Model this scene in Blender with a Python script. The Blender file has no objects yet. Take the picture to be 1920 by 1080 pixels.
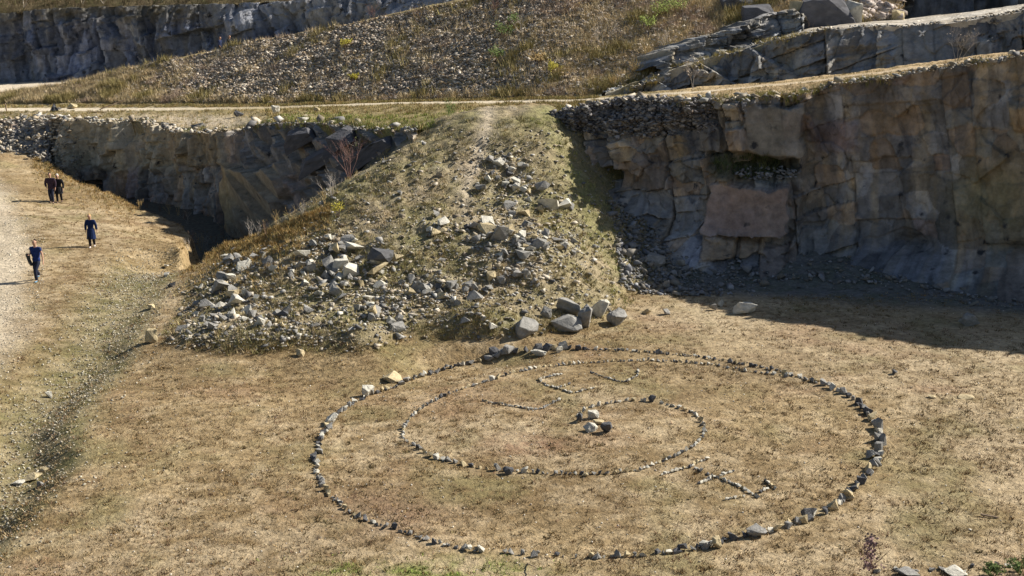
import bpy, bmesh, math, random
import numpy as np
from mathutils import Vector, Matrix
random.seed(7); RS = np.random.RandomState(11)
S = bpy.context.scene; COL = S.collection
# ---------------------------------------------------------------- camera, sky, sun, exposure
CAMH = 13.0; PITCH = math.radians(14.2); F = 2300.0
cam = bpy.data.cameras.new('camera'); cam.sensor_width = 36; cam.lens = 36*F/1920; cam.clip_end = 2000; cam.clip_start = .1
co = bpy.data.objects.new('camera', cam); COL.objects.link(co)
co.location = (0, 0, CAMH); co.rotation_euler = (math.pi/2-PITCH, 0, 0); S.camera = co
SUN_EL = math.radians(36); SUN_AZ = math.radians(24)          # azimuth measured from +X towards +Y
sd = Vector((math.cos(SUN_EL)*math.cos(SUN_AZ), math.cos(SUN_EL)*math.sin(SUN_AZ), math.sin(SUN_EL)))
w = bpy.data.worlds.new('World'); S.world = w; w.use_nodes = True
nt = w.node_tree; nt.nodes.clear()
sky = nt.nodes.new('ShaderNodeTexSky'); sky.sky_type = 'NISHITA'; sky.sun_disc = False
sky.sun_elevation = SUN_EL; sky.sun_rotation = math.pi/2-SUN_AZ; sky.air_density = 1.0; sky.dust_density = 1.0
bg = nt.nodes.new('ShaderNodeBackground'); bg.inputs[1].default_value = .05
wo = nt.nodes.new('ShaderNodeOutputWorld'); nt.links.new(sky.outputs[0], bg.inputs[0]); nt.links.new(bg.outputs[0], wo.inputs[0])
sl = bpy.data.lights.new('sun', 'SUN'); sl.energy = 5.0; sl.angle = math.radians(.5); sl.color = (1, .94, .84)
so = bpy.data.objects.new('sun', sl); COL.objects.link(so); so.rotation_euler = sd.to_track_quat('Z', 'Y').to_euler(); so.location = (60, 40, 60)
S.view_settings.view_transform = 'Standard'; S.view_settings.look = 'None'; S.view_settings.gamma = 1; S.view_settings.exposure = .72

# ---------------------------------------------------------------- geometry helpers
CT, ST = math.cos(PITCH), math.sin(PITCH)
def at(px, py, Y):                       # world point seen at photo pixel (px,py) at ground distance Y
    px = np.asarray(px, float); py = np.asarray(py, float); Y = np.asarray(Y, float)
    a = (px-960)/F; b = -(py-540)/F
    dy = CT+b*ST; dz = -ST+b*CT; k = Y/dy
    return np.stack(np.broadcast_arrays(a*k, Y, CAMH+dz*k), -1)
def proj(P):
    P = np.asarray(P, float); x = P[..., 0]; y = P[..., 1]; z = P[..., 2]-CAMH
    d = np.maximum(y*CT-z*ST, .5); u = y*ST+z*CT
    return 960+F*x/d, 540-F*u/d, d
def tz(py):                              # tan of depression
    b = -(np.asarray(py, float)-540)/F
    return (ST-b*CT)/(CT+b*ST)
def yz(py, z): return (CAMH-np.asarray(z, float))/tz(py)     # ground distance of a pixel row at height z
def h32(a):
    a = a.astype(np.uint32); a = (a ^ np.uint32(61)) ^ (a >> np.uint32(16)); a = a*np.uint32(9); a = a ^ (a >> np.uint32(4))
    a = a*np.uint32(0x27d4eb2d); return a ^ (a >> np.uint32(15))
def hsh(i, j, s):
    with np.errstate(over='ignore'):
        v = h32(i.astype(np.int64).astype(np.uint32)*np.uint32(73856093) ^ h32(j.astype(np.int64).astype(np.uint32)*np.uint32(19349663)+np.uint32(s*7919+13)))
    return v.astype(np.float64)/4294967295.0
def vn(x, y, s=0):
    x = np.asarray(x, float); y = np.asarray(y, float)
    i = np.floor(x); j = np.floor(y); fx = x-i; fy = y-j
    fx = fx*fx*(3-2*fx); fy = fy*fy*(3-2*fy)
    return (hsh(i, j, s)*(1-fx)+hsh(i+1, j, s)*fx)*(1-fy)+(hsh(i, j+1, s)*(1-fx)+hsh(i+1, j+1, s)*fx)*fy
def fbm(x, y, s=0, o=4, g=.5):
    t = 0; a = 1; n = 0
    for k in range(o):
        t = t+a*vn(x*2**k+k*17.3, y*2**k-k*9.1, s+k); n += a; a *= g
    return t/n*2-1                      # about -1..1
def cells(u, v, su, sv, s=0, p=3.0, jit=.85):
    U = u/su; V = v/sv; i = np.floor(U); j = np.floor(V)
    d1 = np.full(U.shape, 1e9); d2 = np.full(U.shape, 1e9); bi = np.zeros(U.shape); bj = np.zeros(U.shape); bu = np.zeros(U.shape); bv = np.zeros(U.shape)
    for a in (-1, 0, 1):
        for b in (-1, 0, 1):
            I = i+a; J = j+b
            cx = I+.5+(hsh(I, J, s)-.5)*jit; cy = J+.5+(hsh(I, J, s+1)-.5)*jit
            d = (np.abs(U-cx)**p+np.abs(V-cy)**p)**(1/p)
            m = d < d1
            d2 = np.where(m, d1, np.minimum(d2, d)); d1 = np.where(m, d, d1)
            bi = np.where(m, I, bi); bj = np.where(m, J, bj); bu = np.where(m, (U-cx)*su, bu); bv = np.where(m, (V-cy)*sv, bv)
    R = [hsh(bi, bj, s+10+k) for k in range(5)]
    return d2-d1, bu, bv, R
def bricks(u, v, wu_, hv_, seed, lean=.1, dip=.1):
    rg = np.random.RandomState(seed); uu = u+lean*v; vv = v+dip*u
    bd = uu.min()-2+np.cumsum(wu_*rg.lognormal(-.15, .5, int((uu.max()-uu.min()+8)/wu_*1.6)+6)); ci = np.searchsorted(bd, uu)-1; ci = np.clip(ci, 0, len(bd)-2)
    du = np.minimum(uu-bd[ci], bd[ci+1]-uu); bu = uu-.5*(bd[ci]+bd[ci+1]); rw = np.zeros(u.shape); dv = np.zeros(u.shape); bv = np.zeros(u.shape)
    for c_ in range(ci.min(), ci.max()+1):
        m = ci == c_
        if not m.any(): continue
        k_ = rg.uniform(-.25, .25); x_ = vv[m]+k_*bu[m]; hb = vv.min()-4+np.cumsum(hv_*rg.lognormal(-.1, .55, int((vv.max()-vv.min()+12)/hv_*1.8)+6)); ri_ = np.clip(np.searchsorted(hb, x_)-1, 0, len(hb)-2)
        rw[m] = ri_; dv[m] = np.minimum(x_-hb[ri_], hb[ri_+1]-x_); bv[m] = x_-.5*(hb[ri_]+hb[ri_+1])
    return du, dv, bu, bv, [hsh(ci, rw, seed+10+k) for k in range(5)], ci
def ss(a, b, x): t = np.clip((x-a)/(b-a), 0, 1); return t*t*(3-2*t)
def mix(a, b, t):
    t = np.asarray(t)[..., None]; return np.asarray(a)*(1-t)+np.asarray(b)*t

def raw_mesh(name, V, Fc, col=None):
    V = np.asarray(V, np.float32); Fc = np.asarray(Fc, np.int32); k = Fc.shape[1]
    me = bpy.data.meshes.new(name); me.vertices.add(len(V)); me.vertices.foreach_set('co', V.ravel())
    me.loops.add(Fc.size); me.loops.foreach_set('vertex_index', Fc.ravel())
    me.polygons.add(len(Fc)); me.polygons.foreach_set('loop_start', np.arange(0, Fc.size, k, dtype=np.int32))
    me.update(calc_edges=True)
    if col is not None:
        a = me.color_attributes.new('Col', 'FLOAT_COLOR', 'POINT')
        c = np.ones((len(V), 4), np.float32); c[:, :3] = np.clip(col, 0, 1); a.data.foreach_set('color', c.ravel())
    return me
def link(name, me, mat=None, parent=None):
    o = bpy.data.objects.new(name, me); COL.objects.link(o)
    if mat is not None: me.materials.append(mat)
    if parent is not None: o.parent = parent
    return o
def tag(o, label, cat=None, group=None, kind=None):
    if label: o['label'] = label
    if cat: o['category'] = cat
    if group: o['group'] = group
    if kind: o['kind'] = kind
    return o
def grid_faces(nu, nv):
    a = np.arange(nu*nv).reshape(nu, nv)
    return np.stack([a[:-1, :-1], a[1:, :-1], a[1:, 1:], a[:-1, 1:]], -1).reshape(-1, 4)

# ---------------------------------------------------------------- materials
def mat(name, base=None, rough=.9, attr=False, nscale=8., namp=.35, bump=.3, bscale=30., bdist=.05, n2=None, spec=.2):
    m = bpy.data.materials.new(name); m.use_nodes = True; t = m.node_tree; N = t.nodes; L = t.links
    b = N['Principled BSDF']; b.inputs['Roughness'].default_value = rough
    b.inputs['Specular IOR Level'].default_value = spec
    geo = N.new('ShaderNodeNewGeometry') if attr else N.new('ShaderNodeTexCoord')
    pos = geo.outputs['Position'] if attr else geo.outputs['Object']
    if attr:
        c = N.new('ShaderNodeVertexColor'); c.layer_name = 'Col'; csock = c.outputs[0]
    else:
        c = N.new('ShaderNodeRGB'); c.outputs[0].default_value = (*base, 1); csock = c.outputs[0]
    no = N.new('ShaderNodeTexNoise'); no.inputs['Scale'].default_value = nscale; no.inputs['Detail'].default_value = 8; no.inputs['Roughness'].default_value = .68
    L.new(pos, no.inputs['Vector'])
    mr = N.new('ShaderNodeMapRange'); mr.inputs[1].default_value = .3; mr.inputs[2].default_value = .7
    mr.inputs[3].default_value = 1-namp; mr.inputs[4].default_value = 1+namp; L.new(no.outputs[0], mr.inputs[0])
    mu = N.new('ShaderNodeVectorMath'); mu.operation = 'SCALE'; L.new(csock, mu.inputs[0]); L.new(mr.outputs[0], mu.inputs['Scale'])
    last = mu.outputs[0]
    if n2:                              # second colour in patches of its own
        no3 = N.new('ShaderNodeTexNoise'); no3.inputs['Scale'].default_value = n2[1]; no3.inputs['Detail'].default_value = 6; L.new(pos, no3.inputs['Vector'])
        r3 = N.new('ShaderNodeMapRange'); r3.inputs[1].default_value = n2[2]; r3.inputs[2].default_value = n2[2]+.08; L.new(no3.outputs[0], r3.inputs[0])
        mx = N.new('ShaderNodeMix'); mx.data_type = 'RGBA'; L.new(r3.outputs[0], mx.inputs[0]); L.new(last, mx.inputs[6]); mx.inputs[7].default_value = (*n2[0], 1); last = mx.outputs[2]
    L.new(last, b.inputs['Base Color'])
    if bump:
        nb = N.new('ShaderNodeTexNoise'); nb.inputs['Scale'].default_value = bscale; nb.inputs['Detail'].default_value = 6; nb.inputs['Roughness'].default_value = .65; L.new(pos, nb.inputs['Vector'])
        bp = N.new('ShaderNodeBump'); bp.inputs['Strength'].default_value = bump; bp.inputs['Distance'].default_value = bdist
        L.new(nb.outputs[0], bp.inputs['Height']); L.new(bp.outputs[0], b.inputs['Normal'])
    return m
M_ground = mat('dry_ground', attr=True, nscale=5., namp=.42, bump=1., bscale=7., bdist=.10)
M_cliff = mat('cliff_rock', attr=True, nscale=2.2, namp=.38, bump=.8, bscale=6., bdist=.10, n2=((.05, .05, .055), 1.3, .64))
M_stuffrock = mat('rubble_rock', attr=True, nscale=6, namp=.25, bump=.4, bscale=20, bdist=.02)
M_grass = mat('grass_blades', attr=True, nscale=3, namp=.3, bump=0, rough=.8)
SC = {'slate': (.11, .11, .12), 'grey': (.28, .27, .25), 'pale': (.57, .54, .46), 'buff': (.50, .41, .25), 'dark': (.11, .11, .115)}
M_st = {k: mat('stone_'+k, base=v, nscale=3.5, namp=.35, bump=.7, bscale=9, bdist=.05, n2=((v[0]*.55, v[1]*.55, v[2]*.5), 2.2, .6)) for k, v in SC.items()}

# ---------------------------------------------------------------- ground height field
CP = []
def cpp(px, py, z): y = float(yz(py, z)); p = at(px, py, y); CP.append((p[0], y, z))
def cpw(x, y, z): CP.append((x, y, z))
for px, py in ((280, 648), (330, 662), (380, 674), (500, 672), (600, 668), (750, 655), (900, 642), (980, 642), (1080, 632), (1160, 612), (1200, 578)): cpp(px, py, 0)
for px, py, z in ((900, 600, .7), (900, 560, 1.0), (900, 500, 1.75), (900, 400, 3.1), (900, 300, 4.8), (900, 240, 6.0),
                  (700, 620, .65), (700, 580, .8), (700, 500, 1.7), (700, 400, 3.1), (700, 330, 4.2), (760, 290, 4.9),
                  (500, 630, .55), (500, 590, .65), (500, 530, 1.2), (480, 440, 1.0), (560, 470, 2.0), (560, 390, 2.4), (640, 350, 3.7), (740, 290, 4.8),
                  (330, 640, .3), (380, 580, .45), (350, 560, .2), (400, 490, .3), (340, 520, 0), (300, 600, 0), (360, 462, .0), (410, 452, .35), (440, 470, .6),
                  (1030, 228, 6.2), (1100, 340, 3.75), (1125, 400, 2.6), (1150, 460, 1.55), (1185, 540, .25), (1050, 560, .75), (1000, 450, 2.5), (1050, 340, 3.9),
                  (850, 226, 6.0), (960, 224, 6.25), (800, 255, 5.3)): cpp(px, py, z)
for q in ((-3, 66, 5.9), (2, 66, 6.4), (5.5, 66, 6.0), (-7, 66, 4.6), (-9.5, 66, 1.5), (-12.5, 65, -.8), (-12, 61, -.8), (-15.5, 63, -.9), (-16, 59, -.8), (-19, 66, -.7), (-23, 72, -.3), (-14, 70, -.8), (-28, 78, .2),
          (5.6, 58.5, 2.3), (7.5, 60, 3.2), (6.8, 56, 1.4), (8.5, 55, .7), (7.5, 52.5, .2), (7.5, 49, 0), (6.3, 51.5, .2), (11, 57, 1.2), (14, 53, .5), (19, 48, .1), (10, 51, 0), (14, 47, 0),
          (0, 39, 0), (-10, 37, 0), (10, 40, 0), (20, 40, 0), (-20, 40, .05), (-18, 50, .05), (-20, 58, .1), (-24, 65, .3), (-30, 72, .6), (-35, 84, 1.0), (-42, 78, .9), (-33, 60, .2), (-36, 92, 1.3), (-30, 86, .6), (-26, 84, 0),
          (0, 20, 0), (-20, 20, 0), (20, 20, 0), (40, 20, 0), (40, 45, 0), (-45, 40, 0), (-45, 60, .3), (30, 60, 0), (0, 30, 0), (12, 30, 0), (-12, 30, 0), (-50, 95, 1.5)): cpw(*q)
CP = np.array(CP); c2 = 1.2
def rbfm(A, B): return np.sqrt(((A[:, None, :2]-B[None, :, :2])**2).sum(-1)+c2)
Wt = np.linalg.solve(rbfm(CP, CP)+np.eye(len(CP))*.03*-1, CP[:, 2])
GX = np.arange(-50, 45.01, .25); GY = np.arange(16, 96.01, .25)
gxx, gyy = np.meshgrid(GX, GY, indexing='ij')
HG = np.zeros(gxx.size); pts = np.stack([gxx.ravel(), gyy.ravel()], 1)
for k in range(0, len(pts), 20000): HG[k:k+20000] = rbfm(pts[k:k+20000], CP)@Wt
HG = HG.reshape(gxx.shape)
PITP = np.array([at(a_, b_, float(yz(b_, c_)))[:2] for a_, b_, c_ in ((70, 294, .9), (130, 318, .7), (180, 341, .5), (255, 372, .2), (335, 396, 0), (357, 412, 0), (352, 436, 0), (338, 455, 0), (336, 468, 0), (352, 474, 0), (385, 468, .1), (430, 455, .3), (480, 446, .8), (520, 425, 1.4), (562, 394, 2.2))]+[(-6.5, 60.5), (-4.5, 66), (-9, 72), (-20, 82), (-34, 93), (-38, 92)])
def pitf(x, y):
    x = np.asarray(x, float); y = np.asarray(y, float); ins = np.zeros(x.shape, bool); dm = np.full(x.shape, 1e9); n = len(PITP)
    for k in range(n):
        a = PITP[k]; b = PITP[(k+1) % n]
        with np.errstate(divide='ignore', invalid='ignore'):
            c = ((a[1] > y) != (b[1] > y)) & (x < (b[0]-a[0])*(y-a[1])/(b[1]-a[1]+1e-12)+a[0])
        ins ^= c
        if k < 14:
            ab = b-a; t = np.clip(((x-a[0])*ab[0]+(y-a[1])*ab[1])/(ab@ab), 0, 1); dm = np.minimum(dm, np.hypot(x-a[0]-t*ab[0], y-a[1]-t*ab[1]))
    return np.where(ins, dm, -dm)
PF_ = pitf(gxx, gyy)
road_y = np.array([10, 30, 40, 44.7, 52, 61, 66, 73.6, 79, 90, 110]); road_x = np.array([-17.7, -18.0, -17.9, -19.0, -21.2, -24.5, -27.3, -30.8, -34.3, -41.8, -61.5])
dit_y = np.array([10, 25.4, 27.7, 31.8, 37, 42.5, 53, 57.4, 80]); dit_x = np.array([-11.9, -11.8, -11.9, -12.1, -13.2, -13.6, -15.2, -15.9, -18])
def gz(x, y, detail=True):
    x = np.asarray(x, float); y = np.asarray(y, float)
    u = np.clip((x-GX[0])/.25, 0, len(GX)-1.001); v = np.clip((y-GY[0])/.25, 0, len(GY)-1.001)
    i = u.astype(int); j = v.astype(int); fu = u-i; fv = v-j
    z = (HG[i, j]*(1-fu)+HG[i+1, j]*fu)*(1-fv)+(HG[i, j+1]*(1-fu)+HG[i+1, j+1]*fu)*fv
    pd = (PF_[i, j]*(1-fu)+PF_[i+1, j]*fu)*(1-fv)+(PF_[i, j+1]*(1-fu)+PF_[i+1, j+1]*fu)*fv
    flat = ss(.5, .05, np.abs(z)); z = z*(1-flat*.6)
    far = ss(0, 8, np.maximum(np.maximum(-50-x, x-45), np.maximum(16-y, y-96))); z = z*(1-far)
    dx = x-np.interp(y, dit_y, dit_x)-.9*fbm(y*.35, x*.1, 5, 4); am = np.interp(y, [20, 30, 45, 52, 57], [.75, .62, .3, .12, 0])
    pr = np.where(dx > 0, np.exp(-dx*6), np.where(dx > -1.5, 1, 1-ss(-1.5, -4.4, dx)))*np.where(dx > -.0, 1, 1)
    z = z-am*np.where(dx > .15, 0, 1)*np.where(dx > -1.5, ss(.15, -1.5, dx), 1)*np.where(dx > -1.5, 1, pr)
    z = z-1.6*ss(-.02, .45, pd+.25*fbm(x*.9, y*.9, 71, 3))*ss(-9, -12, x+0*y)-0.0
    if detail:
        mo = ss(.1, 1.0, z)
        z = z+.05*fbm(x*.45, y*.45, 3, 3)+(.014+.085*mo)*fbm(x*2.3, y*2.3, 9, 3)*1.6+.10*mo*fbm(x*.9, y*.9, 21, 3)*1.5
    return z
def hit(px, py, y0=19., y1=95.):
    px = np.atleast_1d(np.asarray(px, float)); py = np.atleast_1d(np.asarray(py, float))
    Ys = np.arange(y0, y1, .12); P = at(px[:, None], py[:, None], Ys[None, :])
    b = P[..., 2] < gz(P[..., 0], P[..., 1]); idx = np.argmax(b, 1); ok = b.any(1)
    Y = Ys[idx]; Q = at(px, py, Y); Q[:, 2] = gz(Q[:, 0], Q[:, 1]); return Q, ok
def roadm(x, y):
    e = np.interp(y, road_y, road_x); n = fbm(x*.6, y*.6, 33, 4)
    return ss(1.1, -1.0, x-e+n*.7)*ss(-9.5, -7.0, x-e+n*1.5)

# palette for the dry floor
SAND = (.52, .42, .28); TAN = (.37, .275, .15); BRN = (.165, .11, .05); OLV = (.20, .175, .075); RED = (.19, .075, .045); GRV = (.33, .29, .22); GRN = (.10, .13, .035)
def ground_col(x, y, z, px, py):
    n1 = fbm(x*.22, y*.30, 41, 5, .6); n2 = fbm(x*1.6, y*2.2, 45, 4, .65); n3 = fbm(x*.12, y*.12, 49, 3); n4 = vn(x*5.5, y*7.5, 51)
    c = mix(TAN, BRN, np.clip(.45+.8*n1+.6*n2, 0, 1)*.9)
    c = mix(c, SAND, np.clip(.05+.8*n3-.7*n2, 0, .5))
    c = mix(c, SAND, .35*ss(1150, 1400, px)*ss(760, 640, py))
    c = mix(c, OLV, np.clip(fbm(x*.5, y*.5, 55, 4)*1.3-.15, 0, .6))
    c = mix(c, BRN, .75*ss(.62, .85, n4)*ss(-.3, .3, n2))
    rd = np.exp(-(((px-990)/70)**2+((py-835)/18)**2)); c = mix(c, RED, .8*rd*ss(-.4, .5, n2+.3))
    rd = np.exp(-(((px-720)/120)**2+((py-960)/40)**2)); c = mix(c, (.25, .15, .11), .5*rd)
    bg_ = np.exp(-(((px-850)/150)**2+((py-1075)/24)**2))+.8*np.exp(-(((px-620)/50)**2+((py-1078)/16)**2)); c = mix(c, (.18, .22, .05), np.clip(bg_*1.3*ss(-.5, .4, n2), 0, .9))
    c = mix(c, (.25, .14, .085), .4*np.clip(fbm(x*.35+40, y*.45, 57, 4)*2-.45, 0, 1))
    # mound: duller olive and grey soil
    mo = ss(.12, .5, z)*ss(-17, -15, x)*ss(64, 60, y*0+y-3)
    cm = mix((.33, .26, .17), (.21, .19, .085), np.clip(.5+.8*fbm(x*.5, y*.5, 61, 4), 0, 1)); cm = mix(cm, (.42, .37, .29), np.clip(n2*1.5-.25, 0, .7))
    pathm = np.exp(-((px-np.interp(py, [220, 300, 360, 430], [915, 895, 870, 880]))/14)**2)*ss(440, 330, py); cm = mix(cm, (.48, .40, .29), pathm*.9)
    cm = mix(cm, (.24, .24, .08), .5*np.exp(-((px-np.interp(py, [230, 340, 460, 560], [1020, 1085, 1135, 1180]))/26)**2)*ss(-.6, .3, n2))
    c = mix(c, cm, mo)
    # dry orange grass strip left of the mound and shaded pit
    st = np.exp(-(((px-400)/90)**2+((py-480)/45)**2)); c = mix(c, (.33, .23, .10), .6*st)
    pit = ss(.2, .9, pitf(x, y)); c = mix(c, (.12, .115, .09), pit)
    # gully in shade right of mound: grey scree
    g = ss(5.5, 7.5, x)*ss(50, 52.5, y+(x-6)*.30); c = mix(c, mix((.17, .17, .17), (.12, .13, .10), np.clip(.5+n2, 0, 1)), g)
    # ditch
    dx = x-np.interp(y, dit_y, dit_x); dm = ss(-4.5, -2, dx)*ss(.5, -.3, dx)*ss(60, 54, y); c = mix(c, mix((.27, .23, .13), (.15, .145, .06), np.clip(.5+n2*1.4, 0, 1)), .75*dm)
    # road
    r = roadm(x, y); c = mix(c, mix((.54, .46, .345), (.41, .34, .24), np.clip(.35+n1+.5*n2+.35*np.sin((x-np.interp(y, road_y, road_x))*4.2+.8*n1)*ss(-.6, .2, n3+.2), 0, 1)), r*.95)
    return c
core_x = np.concatenate([np.linspace(-400, -54, 12)[:-1], np.arange(-54, -26, .35), np.arange(-26, 24, .14), np.arange(24, 48, .4), np.linspace(50, 400, 12)])
core_y = np.concatenate([np.linspace(-120, 14, 8)[:-1], np.arange(14, 23, .4), np.arange(23, 66, .14), np.arange(66, 96, .25), np.linspace(98, 420, 10)])
gx, gy = np.meshgrid(core_x, core_y, indexing='ij'); gzv = gz(gx, gy)
gzv = gzv+.022*(vn(gx*6, gy*6, 77)-.5)*ss(70, 55, gy)
V = np.stack([gx, gy, gzv], -1).reshape(-1, 3); ppx, ppy, _ = proj(V)
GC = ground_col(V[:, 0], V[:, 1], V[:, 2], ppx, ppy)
# ground under the terrace is sunk so that it never shows
FC = grid_faces(len(core_x), len(core_y))
cen = V[FC].mean(1); rm = (roadm(cen[:, 0], cen[:, 1]) > .5)
def sub(name, fsel):
    used = np.unique(fsel); rem = np.zeros(len(V), np.int64); rem[used] = np.arange(len(used))
    o = link(name, raw_mesh(name, V[used], rem[fsel], GC[used]), M_ground); o.data.polygons.foreach_set('use_smooth', np.ones(len(fsel), bool)); return o
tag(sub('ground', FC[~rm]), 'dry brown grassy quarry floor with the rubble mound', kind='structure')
tag(sub('road', FC[rm]), 'pale sandy gravel road curving along the left edge', kind='structure')

# ---------------------------------------------------------------- guides of the terraces and cliffs (photo column, photo row, distance)
def guide(tab):
    a = np.array(tab, float)
    return lambda px: at(px, np.interp(px, a[:, 0], a[:, 1]), np.interp(px, a[:, 0], a[:, 2])+shiftY(px))
def shiftY(px): return np.interp(px, [1300, 1600, 1920, 2350, 2700], [0, 1.7, 1.5, 2.4, 4.0])
rimL = [(-700, 235, 112), (-200, 232, 98), (0, 226, 92), (130, 222, 88), (180, 226, 86), (250, 228, 83.5), (300, 232, 82), (350, 243, 80), (440, 246, 76), (500, 232, 73.5), (560, 228, 71), (650, 238, 67), (740, 246, 64)]
rimM = [(800, 240, 62.5), (850, 232, 61.8), (960, 226, 61.3)]
rimR = [(1030, 214, 62.3), (1100, 200, 62), (1180, 188, 60.7), (1300, 186, 59.2), (1400, 183, 57.6), (1500, 175, 56.3), (1530, 166, 56), (1600, 153, 54.9), (1700, 141, 53.6), (1800, 124, 52.4), (1920, 105, 51.1), (2350, 40, 46.8), (2700, -10, 43.8)]
G_rim = guide(rimL+rimM+rimR)
G_pf = guide([(-700, 215, 116), (-200, 212, 102), (0, 208.5, 95.5), (250, 207.5, 90), (500, 204, 84), (640, 198, 79.5), (750, 194, 76.5), (960, 192, 70), (1100, 189, 65.6), (1200, 181, 63.6), (1300, 174, 61.5), (1500, 157, 58.4), (1700, 131, 55.6), (1920, 101.5, 53.2), (2350, 34, 49), (2700, -14, 46)])
G_pb = guide([(-700, 210, 120), (-200, 207, 105), (0, 203, 98.5), (250, 203, 92.5), (500, 200.5, 86.5), (640, 195.5, 81.5), (750, 191.5, 78.3), (960, 189, 71.6), (1100, 186, 67.2), (1200, 178.2, 65), (1300, 171.5, 62.9), (1500, 154, 59.8), (1700, 128.6, 57), (1920, 99, 54.6), (2350, 30, 51), (2700, -18, 48)])
foot_t = [(-700, 204, 125), (-200, 200, 110), (0, 196, 104), (150, 193, 98), (300, 195, 93.5), (500, 195, 88.5), (640, 191.5, 83.5), (750, 188.5, 80), (960, 185.5, 73.5), (1100, 182.5, 69.5), (1150, 179, 68.5), (1200, 173.5, 68), (1300, 165.5, 67), (1500, 148.5, 64), (1700, 122.5, 61.4), (1920, 93, 59), (2350, 24, 55), (2700, -22, 52)]
G_ft = guide(foot_t)
rim2 = [(1130, 178, 69.2), (1215, 152, 69.5), (1290, 122, 70), (1400, 92, 69.2), (1440, 80, 68.6), (1520, 60, 67.2), (1640, 47, 65.6), (1700, 51, 64.8), (1780, 43, 64), (1920, 20, 62.4), (2350, -60, 58), (2700, -110, 55)]
G_rim2 = guide(rim2)
back2 = [(1130, 177, 69.8), (1215, 148, 72), (1290, 114, 74), (1400, 84, 74), (1440, 73, 73.5), (1520, 51, 74), (1640, 40, 74), (1700, 36, 75), (1780, 27, 75.5), (1920, 8, 74), (2350, -75, 70), (2700, -130, 66)]
G_bk2 = guide(back2)
# lower terrace surface
pxs = np.concatenate([np.linspace(-700, -60, 60)[:-1], np.linspace(-60, 1980, 1100), np.linspace(1985, 2700, 60)])
def loft(gs, nsub, pxs):
    rows = []
    for k, (a, b) in enumerate(zip(gs[:-1], gs[1:])):
        A = a(pxs) if callable(a) else a; B = b(pxs) if callable(b) else b
        for t in np.arange(nsub[k])/nsub[k]: rows.append(A*(1-t)+B*t)
    rows.append(gs[-1](pxs) if callable(gs[-1]) else gs[-1])
    return np.stack(rows, 1)
rimw = G_rim(pxs); edge0 = rimw+np.array([0, .35, 0]); edge_dn = edge0+np.array([0, .4, -2.5])
T = loft([edge_dn, edge0, G_pf, G_pb, G_ft, G_ft(pxs)+np.array([0, 4., -.8])], [2, 26, 5, 10, 2], pxs)
rowid = np.arange(T.shape[1])[None, :]*np.ones((len(pxs), 1))
x, y = T[..., 0], T[..., 1]; n = fbm(x*.8, y*.8, 91, 4); n2 = fbm(x*3, y*3, 95, 3)
onpath = ss(26.5, 28.5, rowid)*ss(34.5, 32.5, rowid)
T[..., 2] += (.10*n+.05*n2)*(1-onpath)*ss(0, 3, rowid)
pp = pxs[:, None]*np.ones((1, T.shape[1]))
c = mix((.36, .28, .15), (.24, .19, .08), np.clip(.5+n, 0, 1)); c = mix(c, (.20, .21, .07), np.clip(.35+n2, 0, .7)*ss(18, 4, rowid)*ss(420, 560, pp))
c = mix(c, (.42, .35, .25), np.clip(.5+n2, 0, .8)*ss(500, 250, pp)*.7)
c = mix(c, (.50, .36, .20), ss(1150, 1350, pp)*.8)
c = mix(c, (.66, .57, .43), onpath*np.interp(pp, [0, 250, 500, 640, 1100, 1400, 1920], [1, .9, .3, .8, .9, .5, .3]))
c = mix(c, (.55, .46, .34), np.exp(-((pp-380)/110)**2)*ss(2, 8, rowid)*ss(24, 14, rowid)*.8)
Tm = T; Tc = c
FCt = grid_faces(*T.shape[:2]); rown = (np.arange(len(FCt)) % (T.shape[1]-1))
TV = T.reshape(-1, 3); TC = c.reshape(-1, 3)
def sub2(name, Vv, Cc, fsel, m, smooth=True):
    used = np.unique(fsel); rem = np.zeros(len(Vv), np.int64); rem[used] = np.arange(len(used))
    o = link(name, raw_mesh(name, Vv[used], rem[fsel], Cc[used]), m); o.data.polygons.foreach_set('use_smooth', np.full(len(fsel), smooth)); return o
pm = (rown >= 28) & (rown < 33)
tag(sub2('terrace', TV, TC, FCt[~pm], M_ground), 'grassy quarry terrace above the lower rock face', kind='structure')
tag(sub2('path', TV, TC, FCt[pm], M_ground), 'narrow pale gravel path along the terrace', kind='structure')
def tz_at(px, py):                       # point of the terrace seen at a photo pixel
    col = np.argmin(np.abs(pxs-px)); P = Tm[col, 2:]; _, q, _ = proj(P); k = np.argmin(np.abs(q-py)); return P[k].copy()

# hillside behind the path
def crest(px):
    cy = np.interp(px, [-700, -300, 0, 70, 150, 250, 330, 412, 500, 560, 640, 740, 850, 1000, 1150, 1300, 1700], [190, 182, 172, 166, 151, 129, 110, 93, 74, 62, 48, 25, 2, -25, -45, -70, -90])
    A = foot(px); _, _, _ = 0, 0, 0
    s = np.interp(px, [-700, 0, 400, 800, 1150, 1300, 1700], [.12, .2, .30, .33, .36, .42, .45]); t = tz(cy)
    Y = (CAMH+s*A[:, 1]-A[:, 2])/(s+t); return at(px, cy, Y)
def foot(px):
    a = np.array([q for q in foot_t if q[0] <= 1100]+back2, float); return at(px, np.interp(px, a[:, 0], a[:, 1]), sum(np.interp(px+d_, a[:, 0], a[:, 2]) for d_ in np.linspace(-130, 130, 27))/27+shiftY(px))
ph = np.concatenate([np.linspace(-700, -40, 60)[:-1], np.linspace(-40, 1690, 1000)])
A = foot(ph); B = crest(ph); zb = B[:, 2]; top2 = ss(800, 1000, ph)
rows = []; NS = 90
for t in np.linspace(0, 1, NS):
    P = A*(1-t)+B*t; P[:, 2] -= .2*np.sin(t*np.pi)*np.interp(ph, [-100, 300], [.1, 1])*.5; rows.append(P)
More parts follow.
